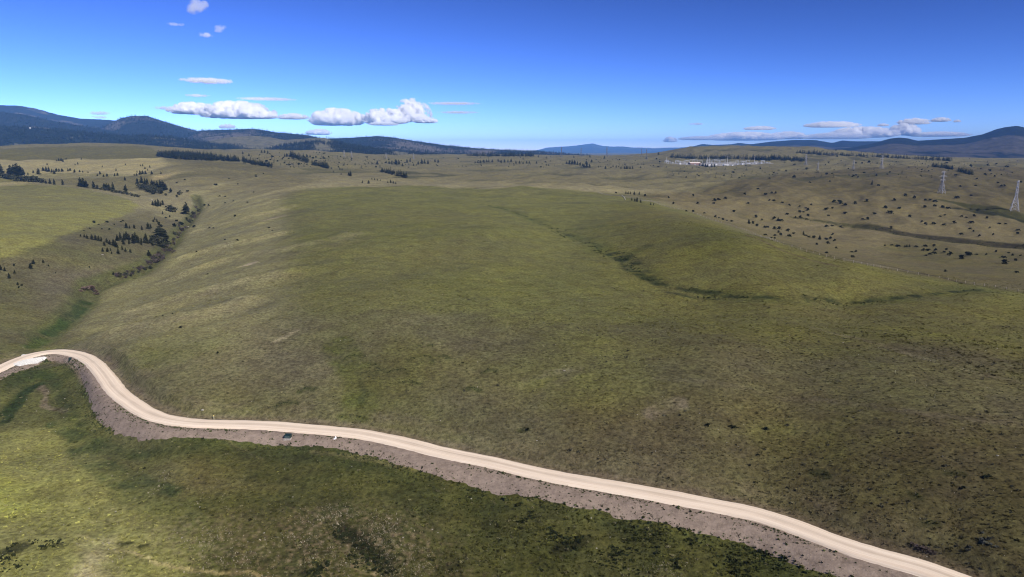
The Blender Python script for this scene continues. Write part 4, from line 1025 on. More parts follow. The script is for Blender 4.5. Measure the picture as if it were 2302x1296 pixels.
row('pine', [(2,606,11),(11,609,10),(21,625,12),(33,614,8),(69,603,12),(76,593,11),(97,590,8)], 'small pine on the slope at the left edge', 'small pines on the left slope')
row('juniper', [(40,641,6),(43,648,5),(49,642,5),(32,597,5),(109,598,4),(201,602,4),(125,614,3)], 'thin dark shrub', 'thin shrubs on the left slope', 1.0, fixed='thin dark shrub on the left slope below the bright field')
place('juniper', 407, 736, 5, 'olive flat shrub on the open slope above the road bend', wide=1.6, name='flat_shrub')
place('juniper', 490, 795, 5, 'round dark shrub alone on the slope above the road', wide=1.3, name='round_shrub')
SL = [(421,430,4),(416,404,3),(398,411,3),(485,416,5),(494,441,3),(506,442,3),(460,462,4),(469,463,4),(528,486,4),(471,513,3),(534,541,4),(506,539,3),(442,567,3),(480,513,3),(576,397,3),(515,402,2.5),(592,391,2.5),(535,414,2.5),(570,432,2.5),(556,455,3),(506,456,2.5),(525,452,2.5),(605,512,3),(612,518,2.5),(467,616,3),(388,706,3),(366,711,3),(553,360,2.5),(575,394,3)]
row('juniper', SL, '', 'tiny shrubs on the pale valley side', 1.6, fixed='tiny dark shrub dotted on the pale slope right of the gully')
MD = [(315,392,9),(321,391,8),(327,391,8),(341,391,7),(233,397,6),(241,396,7),(225,391,7),(219,395,5),(258,395,6),(264,394,7),(261,383,5),(168,387,7),(179,386,5),(186,387,4),(198,388,4),(153,384,6),(158,383,6),(141,385,6),(316,373,4),(321,373,5),(326,379,5),(337,376,5),(332,383,4),(362,390,5),(302,394,4),(307,394,5),(308,387,4),(75,388,6),(63,392,5),(97,383,8),(104,384,10),(110,385,10),(117,387,8),(122,390,9),(127,385,8),(133,385,7),(139,385,7),(132,361,6),(138,361,7),(142,363,6),(127,362,4),(175,369,5),(169,371,4),(106,370,4),(149,358,4),(183,358,4),(230,375,4),(282,371,4)]
row('pine', MD, '', 'small pines on the tan meadow', 1.2, fixed='small dark pine dotted on the tan upper meadow')
place('pine', 87, 391, 13, 'conical pine alone right of the left-edge grove', wide=1.25)

gw, _ = catmull(np.array([(262,624),(330,601),(388,548),(425,500),(447,470)], float), 4.2)
gi = [(a + rng.normal(0, 5) - 4, b + rng.normal(0, 3), rng.uniform(4, 9)) for a, b in gw]
row('willow', gi[::2], 'leafy brush along the gully bottom', 'leafy brush along the gully bottom', 1.3)
row('twig', gi[1::2], 'bare twiggy brush along the gully bottom', 'bare brush along the gully bottom', 1.3)
row('pine', [(rng.uniform(262, 345), rng.uniform(534, 552), rng.uniform(8, 14)) for _ in range(16)], 'shorter pine filling the gully row', 'shorter pines filling the gully row')
row('willow', [(rng.uniform(310, 372), rng.uniform(418, 436), rng.uniform(7, 11)) for _ in range(14)], 'dense shrub filling the draw\'s grove', 'dense shrubs filling the grove in the draw', 1.3)

# middle distance
row('pine', [(848,369,9),(875,368,7),(881,369,8),(890,369,11),(897,369,10),(905,373,6),(915,365,8),(922,363,7),(940,369,7),(948,367,10),(955,367,9),(962,368,9),(978,364,7),(985,365,7),(868,366,5),(930,372,5)], '', 'pines of the far middle clump', 1.1, fixed='far pine in the loose clump left of centre')
row('pine', [(788,395,11),(829,412,7),(815,411,6),(784,393,6)], 'small pine behind the central field\'s crest', 'pines behind the crest of the central field', 1.2)
row('pine', [(836,403,4),(842,404,4),(848,405,4),(855,406,4),(872,411,5),(878,411,7),(884,412,6),(890,413,5),(769,382,5),(764,381,5),(750,387,4),(767,392,4),(745,379,4),(836,368,5),(828,367,4),(635,358,5),(645,351,7),(690,353,7),(682,352,6),(697,353,6),(588,343,6),(595,343,6),(602,344,6),(560,350,6),(546,346,6),(640,352,6)], '', 'small far pines left of centre', 1.1, fixed='tiny far pine on the grassy rises left of centre')
CM = [(1068,366,5),(1074,366,6),(1080,366,7),(1088,365,7),(1094,364,6),(1099,364,6),(1107,364,6),(1120,363,6),(1127,365,6),(1134,364,6),(1142,364,6),(1149,363,7),(1160,367,6),(1168,367,6),(1176,368,6),(1184,367,6),(1190,367,6),(1206,367,5),(1274,368,6),(1280,368,8),(1286,369,10),(1292,369,9),(1298,370,8),(1304,371,7),(1310,373,6),(1313,376,9),(1319,376,9),(1325,376,8),(1318,369,8),(1330,364,6),(1361,379,6),(1345,376,4),(1378,375,5),(1385,376,5),(1396,379,6),(1404,379,6),(1409,379,7),(1416,379,6),(1422,379,6),(1440,377,4),(1359,356,6),(1453,357,5),(1290,354,5),(1326,353,5),(1210,353,5)]
row('pine', CM, '', 'far pines along the middle plain', 1.15, fixed='tiny pine on the far central plain')
row('pine', [(1407,435,6),(1412,436,6),(1417,436,6),(1426,437,7),(1437,437,7)], 'little pine in the short row behind the field corner', 'short row of pines behind the field corner')
row('pine', [(1420,450,6),(1427,452,7),(1432,453,10),(1440,455,7),(1463,460,6),(1469,461,5)], 'little pine on the field\'s far right rim', 'pines on the far rim of the field')
row('pine', [(1573,372,6),(1580,373,8),(1586,374,7),(1591,374,7),(1600,375,8),(1606,375,7),(1480,347,5)], '', 'pines below the substation', 1.2, fixed='tiny far pine in the short row below the substation')
place('pine', 1960, 415, 10, 'lone dark pine on the brown slope below the pylons')

# right valley junipers, from the photograph (coordinates of a 3.24x enlargement of its right part)
RV = '20,685 50,680 100,670 15,705 240,640 395,640 435,630 465,632 420,685 450,685 515,700 265,705 565,722 640,730 685,740 725,715 700,758 640,768 670,768 700,795 550,785 165,762 320,808 365,828 455,820 485,830 505,832 610,810 645,812 690,820 300,850 330,868 385,880 405,880 455,890 490,890 555,905 485,915 500,935 460,940 565,945 600,925 685,940 710,950 745,955 830,968 880,935 865,965 895,980 845,1000 765,1003 905,1030 850,795 975,778 890,695 925,692 940,705 970,718 1045,708 1130,690 840,748 880,740 1180,782 1285,775 1305,775 1100,820 1135,820 1265,738 1330,682 1440,802 1305,885 940,882 880,870 835,875 1530,842 1555,862 1615,855 1690,862 1765,850 1890,845 1880,890 1905,910 1815,930 1820,800 1855,808 1910,800 2005,812 2095,855 2140,855 2025,885 2050,935 1950,945 2230,900 2225,925 1550,732 1625,725 1625,692 1590,680 1680,735 1720,742 1555,682 1785,665 1885,648 1260,1015 1310,1010 1355,1018 1490,1022 1555,1018 1540,1050 1580,1048 1630,1050 1620,1015 1710,1042 1690,1060 1560,1085 1590,1075 1620,1070 1885,1085 1930,1078 2000,1080 2070,1060 2160,1065 2190,1085 2250,1085 2210,1120 2220,1208 1700,1200 1020,1060 1050,1060 1025,1095 835,1065 1095,412 1145,405 1885,438 2010,430 2150,440 1990,500 2060,510 1930,525 2080,555 2110,578 2130,578 2250,550 1920,575 1810,582 1780,500 1215,575 1030,512 1065,515 835,492 540,470 420,522 200,520 335,600 600,515 715,553 860,547 1410,650 1475,668 1365,742 1665,800 1700,790'
BANDS = {}
for t in RV.split():
    X, Y = map(float, t.split(',')); px, py = 1600 + X / 3.24, 240 + Y / 3.24
    h = (5.0 if py > 440 else 4.0) * rng.uniform(.75, 1.35)
    if py > 578: k_ = ('at the valley\'s lowest edge', 'junipers at the lower edge of the right valley')
    elif py > 550: k_ = ('below the right valley creek', 'junipers below the right valley creek')
    elif px < 1900 and py > 500: k_ = ('in the hollow just behind the fence line', 'junipers in the hollow behind the fence line')
    elif py > 495: k_ = ('just above the creek bend', 'junipers just above the creek bend')
    elif py > 470: k_ = ('level with the nearest pylon\'s foot', 'junipers level with the foot of the nearest pylon')
    elif py > 436: k_ = ('level with the nearest pylon\'s middle', 'junipers level with the middle of the nearest pylon')
    elif py > 405: k_ = ('level with the second pylon', 'junipers level with the second pylon')
    else: k_ = ('on the upper right grassland', 'far junipers on the upper right grassland')
    BANDS.setdefault(k_, []).append((px, py, h))
for (where, g), items in BANDS.items():
    for i, (px, py, h) in enumerate(sorted(items)):
        place('juniper', px, py, h, ORD[i] + ' juniper from the left ' + where, g, wide=1.5)
row('juniper', [(2135,575,9),(2160,582,10),(2174,573,10),(2257,593,11),(2256,580,7)], 'large round juniper at the lower right of the valley', 'large junipers at the lower right', 1.4)
row('pine', [(1683,502,10),(1806,528,9),(1842,538,10),(1749,496,8),(2034,555,6),(2038,555,6),(2044,555,6)], 'small upright pine among the right valley junipers', 'upright pines among the junipers', 1.2)
row('juniper', [(1503,445,4),(1558,441,5),(1568,458,5),(1543,475,4),(1558,476,5),(1583,480,4),(1608,488,5),(1616,490,3),(1625,494,5),(1634,496,3),(1645,498,5),(1650,476,5),(1450,441,5),(1385,434,4),(1514,459,5),(1720,529,5),(1735,535,4),(1741,536,4)], '', 'shrubs along the fence line', 1.4, fixed='small dark shrub beside the fence line on the field\'s rim')
# near dark mats and sage on the slope above the road
row('juniper', [(1591,956,6),(1648,961,7),(1722,965,6),(1703,1023,4),(1186,966,5)], 'low black-green shrub on the slope above the road', 'low dark shrubs above the road', 2.0)
row('juniper', [(2166,1099,6),(2220,1073,8)], 'flat black shrub on the slope near the right edge', 'flat dark shrubs near the right edge', 2.2)
row('sage', [(2204,1214,9),(2214,1222,10),(2222,1212,9),(2228,1226,8),(2240,1230,7),(2208,1198,6),(2182,1232,7)], 'grey sagebrush of the clump at lower right', 'grey sagebrush clump at lower right', 1.2)
row('twig', [(2060,1228,8),(2075,1235,10),(2088,1240,10),(2100,1245,8),(2050,1222,6)], 'brown twiggy brush at the road\'s upper edge', 'brown brush beside the road', 1.8)

# ------------------------------------------------------------------ groves and far woods (too many to tell apart)
def line_fill(pix, n, spread_px, ymin=0):
    P = np.array(pix, float); t = rng.uniform(0, len(P) - 1, n); k = np.minimum(t.astype(int), len(P) - 2); f = (t - k)[:, None]
    q = P[k] * (1 - f) + P[k + 1] * f; q[:, 1] += rng.normal(0, spread_px, n)
    return np.array([at(a, b, ymin) for a, b in q])
def grove(name, label, pix, n, spread, hm, ymin=0):
    P = line_fill(pix, n, spread, ymin); h = np.clip(rng.normal(hm, hm * .33, n), hm * .3, hm * 1.7) * (1 + .35 * fbm(P[:, 0], P[:, 1], 60, 2, 99))
    return scatter(name, label, P, np.stack([h * 1.25, h * 1.25, h], 1), FAR_CONIFERS)
gp = np.array([at(a, rng.uniform(np.interp(a, [352, 400, 480, 540], [348, 342, 351, 359]), np.interp(a, [352, 400, 480, 540], [351, 358, 361, 363]))) for a in np.concatenate([rng.uniform(354, 480, 620), rng.uniform(470, 538, 150)])])
gh = np.clip(rng.normal(9, 2.6, len(gp)), 3, 15)
scatter('pine_grove', 'dense dark pine grove on the crest behind the tan meadow', gp, np.stack([gh * 1.3, gh * 1.3, gh], 1), FAR_CONIFERS)
grove('pine_grove', 'dark strip of pines right of the crest grove', [(545,362),(575,368),(612,373)], 190, 1.8, 7.5)
grove('pine_grove', 'slanting strip of far pines on the grassy rise', [(652,349),(670,356),(695,364)], 130, 2.2, 8.5)
grove('pine_grove', 'short far pine strip below the slanting one', [(702,368),(720,372),(738,377)], 90, 1.5, 7.5)
grove('pine_grove', 'slanting dark pine strip behind the central field\'s crest', [(858,385),(880,389),(915,398)], 130, 1.6, 6.5)
grove('pine_grove', 'dark shelterbelt of pines behind the substation', [(1508,353),(1560,355),(1640,355),(1700,358),(1735,359)], 330, 1.0, 12)
grove('pine_grove', 'dark shelterbelt at the substation\'s right end', [(1733,357),(1770,358),(1808,361)], 200, 1.2, 12)
grove('pine_grove', 'thin line of far pines along the right skyline', [(1790,343),(1850,347),(1920,350),(2000,353),(2080,358),(2140,361)], 330, .8, 12)
grove('pine_grove', 'short dark pine band on the upper right slope', [(2095,373),(2120,376),(2142,380)], 90, .8, 10)
grove('pine_grove', 'short dark pine band right of the other on the upper right slope', [(2152,383),(2170,388),(2186,392)], 70, .8, 9)
grove('pine_grove', 'dark far pines at the plain\'s left horizon', [(1050,349),(1100,350),(1150,350),(1200,350)], 260, .6, 13)
P = []
for _ in range(520):
    px, py = rng.uniform(640, 2302), 0
    py = rng.uniform(352, 378) if px < 1500 else (rng.uniform(362, 400) if px > 1850 else rng.uniform(372, 400))
    P.append(at(px, py))
for _ in range(130): P.append(at(rng.uniform(1750, 2302), rng.uniform(333, 372)))
for _ in range(160): P.append(at(rng.uniform(560, 900), rng.uniform(343, 372)))
P = np.array(P); P = P[np.hypot(P[:, 0], P[:, 1]) < 4600]; h = np.clip(rng.lognormal(1.35, .4, len(P)), 1.8, 9)
scatter('far_scattered_trees', 'tiny far trees and shrubs dotted over the distant grassland', P, np.stack([h * 1.5, h * 1.5, h], 1), FAR_CONIFERS + JUNIPERS[:2])

def hill_trees(H, n, hm, thr, seed, tmin=-1, tmax=.15, spread=1.0):
    X, Y, ZZ, op, tt, px = H; q = np.random.default_rng(seed)
    i = q.uniform(0, X.shape[0] - 1.01, n); js = np.nonzero((tt >= tmin) & (tt <= tmax))[0]; j = q.uniform(js[0], js[-1] - .01, n)
    a, b = i.astype(int), j.astype(int); fa, fb = i - a, j - b
    S = lambda A: (A[a, b] * (1 - fa) + A[a + 1, b] * fa) * (1 - fb) + (A[a, b + 1] * (1 - fa) + A[a + 1, b + 1] * fa) * fb
    x, y, z, o_ = S(X), S(Y), S(ZZ), S(op)
    keep = (fbm(x, y, 700, 4, seed) * .5 + q.uniform(-.25, .25, n) < thr - o_ * 2.2) & (px[a] > -200) & (px[a] < 2500)
    P = np.stack([x, y, z - .5], 1)[keep]; h = np.clip(q.normal(hm, hm * .25, len(P)), hm * .4, hm * 1.6)
    return P, np.stack([h * 1.35, h * 1.35, h], 1)
def wood(name, label, H, n, hm, thr, seed, **kw):
    P, s = hill_trees(H, n, hm, thr, seed, **kw); scatter(name, label, P, s, FAR_CONIFERS)
wood('conifer_forest', 'dark conifer forest on the wooded foothill at left', HE, 14000, 14, .30, 601)
wood('conifer_forest', 'dark conifer forest around the pale grassy foothill', HF, 8000, 15, .30, 602)
wood('conifer_forest', 'dark conifer forest on the low foothill left of centre', HG, 6000, 14, .34, 603)
wood('conifer_forest', 'distant conifer forest on the domed mountain', HA, 5500, 15, .32, 604, tmin=-.8)
wood('conifer_forest', 'distant conifer forest on the left mountain', HB, 6500, 15, .24, 605, tmin=-.8)
wood('conifer_forest', 'distant conifer forest on the ridge behind the pale foothill', HC_, 5500, 14, .30, 606, tmin=-.8)
wood('conifer_forest', 'distant conifer forest on the long ridge left of centre', HD, 6500, 14, .28, 607, tmin=-.8)
# ------------------------------------------------------------------ built things
def bar(V, F, a, b, t):
    a, b = np.array(a, float), np.array(b, float); d = b - a; d /= np.linalg.norm(d)
    u = np.cross(d, [0, 0, 1.]) if abs(d[2]) < .95 else np.cross(d, [1., 0, 0]); u /= np.linalg.norm(u); v = np.cross(d, u)
    k = len(V)
    for p in (a, b):
        for s1, s2 in ((-1, -1), (1, -1), (1, 1), (-1, 1)): V.append(p + (u * s1 + v * s2) * t / 2)
    F += [(k, k + 1, k + 5, k + 4), (k + 1, k + 2, k + 6, k + 5), (k + 2, k + 3, k + 7, k + 6), (k + 3, k, k + 4, k + 7), (k + 3, k + 2, k + 1, k), (k + 4, k + 5, k + 6, k + 7)]
def boxm(V, F, x0, x1, y0, y1, z0, z1):
    k = len(V); V += [np.array(p, float) for p in ((x0, y0, z0), (x1, y0, z0), (x1, y1, z0), (x0, y1, z0), (x0, y0, z1), (x1, y0, z1), (x1, y1, z1), (x0, y1, z1))]
    F += [(k, k + 3, k + 2, k + 1), (k + 4, k + 5, k + 6, k + 7), (k, k + 1, k + 5, k + 4), (k + 1, k + 2, k + 6, k + 5), (k + 2, k + 3, k + 7, k + 6), (k + 3, k, k + 4, k + 7)]
def bevelled(name, V, F, mat, w=.02):
    me_ = pymesh(name, V, F, [mat]); bm = bmesh.new(); bm.from_mesh(me_)
    bmesh.ops.bevel(bm, geom=bm.edges[:], offset=w, segments=2, affect='EDGES'); bm.to_mesh(me_); bm.free(); return me_

M_steel = plain_mat('galvanised_steel', (.52, .52, .54), rough=.55, metal=.0, noise=.12, scale=20, spec=.4)
M_steeld = plain_mat('weathered_steel', (.16, .165, .18), rough=.6, noise=.12, scale=20)

def tower_shapes():
    prof = [(0, .115), (.28, .070), (.46, .036), (.56, .030), (.76, .026), (.95, .020), (1.0, .012)]
    hw = lambda z: np.interp(z, [p[0] for p in prof], [p[1] for p in prof])
    legs = []; cor = ((-1, -1), (1, -1), (1, 1), (-1, 1))
    for sx, sy in cor:
        V, F = [], []
        for (z0, w0), (z1, w1) in zip(prof, prof[1:]): bar(V, F, (sx * w0, sy * w0, z0 - .004 * (z0 == 0)), (sx * w1, sy * w1, z1), .0125 if z1 < .5 else .0095)
        legs.append((V, F))
    V, F = [], []
    zs = [.0, .14, .28, .37, .46, .53, .60, .67, .74, .81, .88, .95]
    for z0, z1 in zip(zs, zs[1:]):
        for k in range(4):
            a, b = cor[k], cor[(k + 1) % 4]; w0, w1 = hw(z0), hw(z1)
            bar(V, F, (a[0] * w0, a[1] * w0, z0), (b[0] * w1, b[1] * w1, z1), .006); bar(V, F, (b[0] * w0, b[1] * w0, z0), (a[0] * w1, a[1] * w1, z1), .006)
            if z0 > 0: bar(V, F, (a[0] * w0, a[1] * w0, z0), (b[0] * w0, b[1] * w0, z0), .006)
    arms = []
    for z, ln in ((.58, .19), (.75, .25), (.93, .17)):
        av, af = [], []; w = hw(z)
        for sx in (-1, 1):
            for sy in (-1, 1):
                bar(av, af, (0, sy * w, z), (sx * ln, 0, z + .012), .008); bar(av, af, (0, sy * w, z + .05), (sx * ln, 0, z + .012), .007)
            for q in (.35, .65): bar(av, af, (sx * ln * q, -w * (1 - q), z), (sx * ln * q, w * (1 - q), z + .05 * (1 - q)), .005)
            bar(av, af, (sx * ln, 0, z + .012), (sx * ln, 0, z - .05), .005)
        arms.append((av, af))
    return legs, (V, F), arms
T_legs, T_brace, T_arms = tower_shapes()
def joinVF(lst):
    V, F = [], []
    for v, f in lst: F += [tuple(i + len(V) for i in q) for q in f]; V += list(v)
    return V, F
TM = {}
M_steelf = plain_mat('hazy_steel', (.30, .30, .32), rough=.6, noise=.1)  # duller copy of the steel, distance haze put into its colour
for mname, mt in (('light', M_steel), ('dark', M_steeld), ('dull', M_steelf)):
    TM[mname] = ([pymesh('tower_leg', *l, [mt]) for l in T_legs], pymesh('tower_bracing', *T_brace, [mt]), [pymesh('tower_arm', *a, [mt]) for a in T_arms], pymesh('pylon', *joinVF(T_legs + [T_brace] + T_arms), [mt]))
def pylon(px, py, hpx, rz, label, mt='light', parts=False, fat=1.0):
    p = at(px, py); s = hpx / FPX * depth_of(p)
    if parts:
        o = bpy.data.objects.new('lattice_pylon', None); COL.objects.link(o)
        for m_ in TM[mt][0]: obj('leg', m_, None, o)
        obj('bracing', TM[mt][1], None, o)
        for m_ in TM[mt][2]: obj('cross_arm', m_, None, o)
    else: o = obj('lattice_pylon', TM[mt][3])
    o.location = p; o.rotation_euler = (0, 0, R(rz)); o.scale = (s, s, s)
    return tag(o, label, 'pylon', 'lattice power pylons')
pylon(2280, 474, 69, 62, 'nearest steel lattice pylon at the right edge of the valley', parts=True)
pylon(2116, 434, 50, 25, 'second steel lattice pylon, left of the nearest one', 'dull', parts=True)
pylon(1981, 379, 30, 30, 'third pylon, on the plain above the brown slope', 'dull', parts=True)
pylon(1918, 380, 21, 30, 'small faint pylon left of the third one', 'dull')
pylon(1838, 382, 19, 35, 'faint pylon below the right end of the shelterbelt', 'dull')
pylon(1811, 371, 24, 40, 'thin pylon standing beside the substation\'s shelterbelt', 'dull')
pylon(1453, 358, 23, 70, 'dark pylon against the blue mountains, right one of the pair', 'dark')
pylon(1442, 352, 18, 70, 'dark pylon against the blue mountains, left one of the pair', 'dark')
pylon(1364, 352, 22, 70, 'thin pylon on the skyline right of the blue mountain\'s peak', 'dark')
pylon(1306, 352, 20, 70, 'thin skyline pylon in front of the blue mountain\'s left shoulder', 'dark')
pylon(1262, 352, 22, 70, 'leftmost thin pylon in front of the blue mountain', 'dark')
pylon(774, 352, 15, 60, 'tiny pylon before the wooded foothill, leftmost of its line', 'dull')
pylon(791, 353, 13, 60, 'tiny pylon before the wooded foothill, second from left', 'dull')
pylon(868, 356, 13, 60, 'tiny pylon above the loose far pines', 'dull')
pylon(930, 357, 13, 60, 'tiny pylon behind the far middle pine clump', 'dull')

# ---- substation
M_pad = plain_mat('pale_gravel_pad', (.27, .26, .245), noise=.3, scale=.05)
M_white = plain_mat('white_enamel', (.52, .52, .54), rough=.5, noise=.06)
M_grey = plain_mat('grey_equipment', (.30, .31, .33), rough=.6, noise=.1)
M_roofp = plain_mat('pale_roof', (.66, .57, .53), noise=.08)
M_wallb = plain_mat('brown_wall', (.24, .15, .12), noise=.1)
M_glassd = plain_mat('dark_opening', (.04, .045, .05), rough=.3, noise=.05)
c0, c1 = at(1492, 366.5), at(1742, 368)
ex = (c1 - c0)[:2]; LEN = np.linalg.norm(ex); ex /= LEN; ey = np.array([-ex[1], ex[0]])
if ey[1] < 0: ey = -ey
DEP = 130.0
def sub(u, v):
    q = c0[:2] + ex * u * LEN + ey * v * DEP; return np.array([q[0], q[1], float(zat(q[0], q[1]))])
nu_, nv_ = 60, 24
uu, vv = np.meshgrid(np.linspace(0, 1, nu_), np.linspace(0, 1, nv_), indexing='ij')
edge_n = .10 * fbm(uu * 6, vv * 0, 1, 3, 88)
qx = c0[0] + ex[0] * uu * LEN + ey[0] * (vv + edge_n * (1 - vv)) * DEP; qy = c0[1] + ex[1] * uu * LEN + ey[1] * (vv + edge_n * (1 - vv)) * DEP
tag(obj('substation_pad', mesh_from('substation_pad', np.stack([qx, qy, zat(qx, qy) + .25], -1).reshape(-1, 3), grid_faces(nu_, nv_)), M_pad), kind='structure')
ang = math.atan2(ex[1], ex[0])
def root(name, loc, rz=0.0):
    o = bpy.data.objects.new(name, None); COL.objects.link(o); o.location = loc; o.rotation_euler = (0, 0, rz); return o
def gantry_meshes(w, h):
    V, F = [], []; bar(V, F, (-.7, 0, -.6), (-.1, 0, h), .55); bar(V, F, (.7, 0, -.6), (.1, 0, h), .55)
    for q in np.linspace(.1, .9, 6): bar(V, F, (-.7 + .6 * q, 0, q * h), (.7 - .6 * q, 0, q * h), .3)
    post = pymesh('gantry_post', V, F, [M_grey]); V, F = [], []
    for z in (-.5, .5): bar(V, F, (-w / 2, 0, h + z), (w / 2, 0, h + z), .4)
    for k in range(10): bar(V, F, (-w / 2 + k * w / 10, 0, h - .5), (-w / 2 + (k + 1) * w / 10, 0, h + .5), .25)
    beam = pymesh('gantry_beam', V, F, [M_grey]); V, F = [], []
    for k in range(5): bar(V, F, (-w / 2 + (k + .7) * w / 5.5, 0, h - .5), (-w / 2 + (k + .7) * w / 5.5, 0, h - 3.2), .35)
    return post, beam, pymesh('insulators', V, F, [M_white])
GM = gantry_meshes(22, 15), gantry_meshes(16, 11)
n_g = 0
for k in range(30):
    u, v = .03 + .94 * (k + rng.uniform(.1, .9)) / 30, rng.choice([.15, .35, .55, .75])
    if .20 < u < .36: v = max(v, .55)
    g = GM[0 if .3 < u < .7 else 1]; o = root('substation_gantry', sub(u, v), ang)
    w = 22 if g is GM[0] else 16
    for sx in (-1, 1): q = obj('post', g[0], None, o); q.location = (sx * w / 2, 0, 0)
    obj('beam', g[1], None, o); obj('insulator', g[2], None, o)
    tag(o, ORD[k] + ' steel gantry from the left in the far substation yard', 'gantry', 'gantries of the far substation')
def box_obj(name, dims, mat, parent, bev=.12):
    V, F = [], []; boxm(V, F, *dims); return obj(name, bevelled(name, V, F, mat, bev), None, parent)
for k in range(22):
    u = .62 + .36 * (k + .5) / 14 if k < 14 else .05 + .55 * (k - 13.5) / 8; v = rng.uniform(.03, .3)
    o = root('power_transformer', sub(u, v), ang); s = rng.uniform(.8, 1.35); o.scale = (s, s, s)
    mt = M_white if rng.random() < .55 else M_grey
    box_obj('tank', (-3, 3, -1.6, 1.6, -.3, 4), mt, o)
    for sx in (-1, 1): box_obj('radiator', (sx * 4.2 - .6, sx * 4.2 + .6, -1.3, 1.3, .4, 3.6), M_grey, o)
    for q in (-1.6, 0, 1.6):
        V, F = [], []; bar(V, F, (q, 0, 3.9), (q * 1.2, 0, 6.6), .45); obj('bushing', pymesh('bushing', V, F, [M_grey]), None, o)
    tag(o, ORD[k] + ' boxy transformer from the left on the far substation\'s right half' if k < 14 else ORD[k - 14] + ' boxy transformer from the left on the far substation\'s left half', 'transformer', 'transformers of the far substation')
for u, v, lab in ((.46, .5, 'tall thin mast at the middle of the far substation'), (.50, .62, 'tall thin mast just right of the substation\'s middle mast'), (.655, .55, 'tallest thin mast right of the substation\'s centre'), (.08, .4, 'thin mast at the substation\'s left end'), (.9, .5, 'thin mast at the substation\'s right end')):
    o = root('lightning_mast', sub(u, v)); V, F = [], []; h = 32 if 'tallest' in lab else 26
    bar(V, F, (0, 0, -.5), (0, 0, h * .6), 1.0); obj('shaft', pymesh('mast_shaft', V, F, [M_steel]), None, o)
    V, F = [], []; bar(V, F, (0, 0, h * .6), (0, 0, h), .6); obj('tip', pymesh('mast_tip', V, F, [M_steel]), None, o)
    tag(o, lab, 'mast', 'lightning masts of the substation')
def building(u, v, w, d, h, lab, wall, roof, cat='building'):
    o = root('control_building', sub(u, v), ang)
    V, F = [], []; boxm(V, F, -w / 2, w / 2, -d / 2, d / 2, -.5, h); obj('wall', pymesh('wall', V, F, [wall]), None, o)
    e = .8; V = [(-w / 2 - e, -d / 2 - e, h), (w / 2 + e, -d / 2 - e, h), (w / 2 + e, d / 2 + e, h), (-w / 2 - e, d / 2 + e, h), (-w / 2 - e, 0, h + d * .22), (w / 2 + e, 0, h + d * .22)]
    F = [(0, 1, 5, 4), (2, 3, 4, 5), (3, 0, 4), (1, 2, 5), (0, 3, 2, 1)]; obj('roof', pymesh('roof', V, F, [roof]), None, o)
    for q in np.arange(-w / 2 + 3, w / 2 - 2, 6.0):
        V, F = [], []; boxm(V, F, q, q + 2.2, -d / 2 - .12, -d / 2 - .003, 1.0, 2.8); obj('window', pymesh('window', V, F, [M_glassd]), None, o)
    V, F = [], []; boxm(V, F, -w / 2 + .5, -w / 2 + 2, -d / 2 - .12, -d / 2 - .003, -.2, 2.5); obj('door', pymesh('door', V, F, [M_glassd]), None, o)
    tag(o, lab, cat); return o
building(.30, .22, 44, 18, 6.5, 'long brown control building with pale pinkish roof in the substation', M_wallb, M_roofp)
building(.42, .15, 26, 12, 5, 'low white building right of the pink-roofed control building', M_white, M_white)
building(.57, .12, 20, 10, 4.5, 'small white shed near the middle of the substation', M_white, M_white)

# ---- far white house on the wooded foothill
X, Y, ZZ, *_ = HE
d_ = np.stack([X, Y, ZZ - HC], -1); fwd = d_[..., 1] * math.cos(PITCH) - d_[..., 2] * math.sin(PITCH); up_ = d_[..., 1] * math.sin(PITCH) + d_[..., 2] * math.cos(PITCH)
qx_, qy_ = PW / 2 + FPX * d_[..., 0] / fwd, PH / 2 - FPX * up_ / fwd
kk = np.unravel_index(np.argmin((qx_ - 68) ** 2 + (qy_ - 290) ** 2), X.shape)
o = root('far_house', (X[kk], Y[kk], ZZ[kk] + 9), .3)
o.scale = (.45, .45, .45)
V, F = [], []; boxm(V, F, -9, 9, -5, 5, -14, 5); obj('wall', pymesh('wall', V, F, [M_white]), None, o)
V = [(-10, -6, 5), (10, -6, 5), (10, 6, 5), (-10, 6, 5), (-10, 0, 9), (10, 0, 9)]; obj('roof', pymesh('roof', V, [(0, 1, 5, 4), (2, 3, 4, 5), (3, 0, 4), (1, 2, 5), (0, 3, 2, 1)], [M_white]), None, o)
tag(o, 'tiny white house among the forest at far left', 'house')

# ---- wire fence along the field's far rim
FP = np.array([at(*p) for p in [(1345,433),(1400,442),(1440,450),(1480,458.5),(1570,483),(1640,506),(1700,528),(1750,545),(1800,561),(1900,586),(2000,605),(2100,623),(2200,641),(2320,660)]])
FC, FS = catmull(FP, 5.5)
fence = root('wire_fence', (FC[0, 0], FC[0, 1], float(zat(FC[0, 0], FC[0, 1]))))
M_post = plain_mat('weathered_post', (.40, .36, .29), scale=4)
M_wire = plain_mat('fence_wire', (.30, .29, .28), rough=.5)
V, F = [], []; bar(V, F, (0, 0, -.2), (0, 0, 1.35), .20); post_me = pymesh('fence_post', V, F, [M_post])
fz = zat(FC[:, 0], FC[:, 1])
for k in range(len(FC)):
    q = obj('post', post_me, None, fence); q.location = (FC[k, 0] - FC[0, 0], FC[k, 1] - FC[0, 1], fz[k] - fz[0]); q.rotation_euler = (rng.normal(0, .05), rng.normal(0, .05), rng.uniform(0, 1.5))
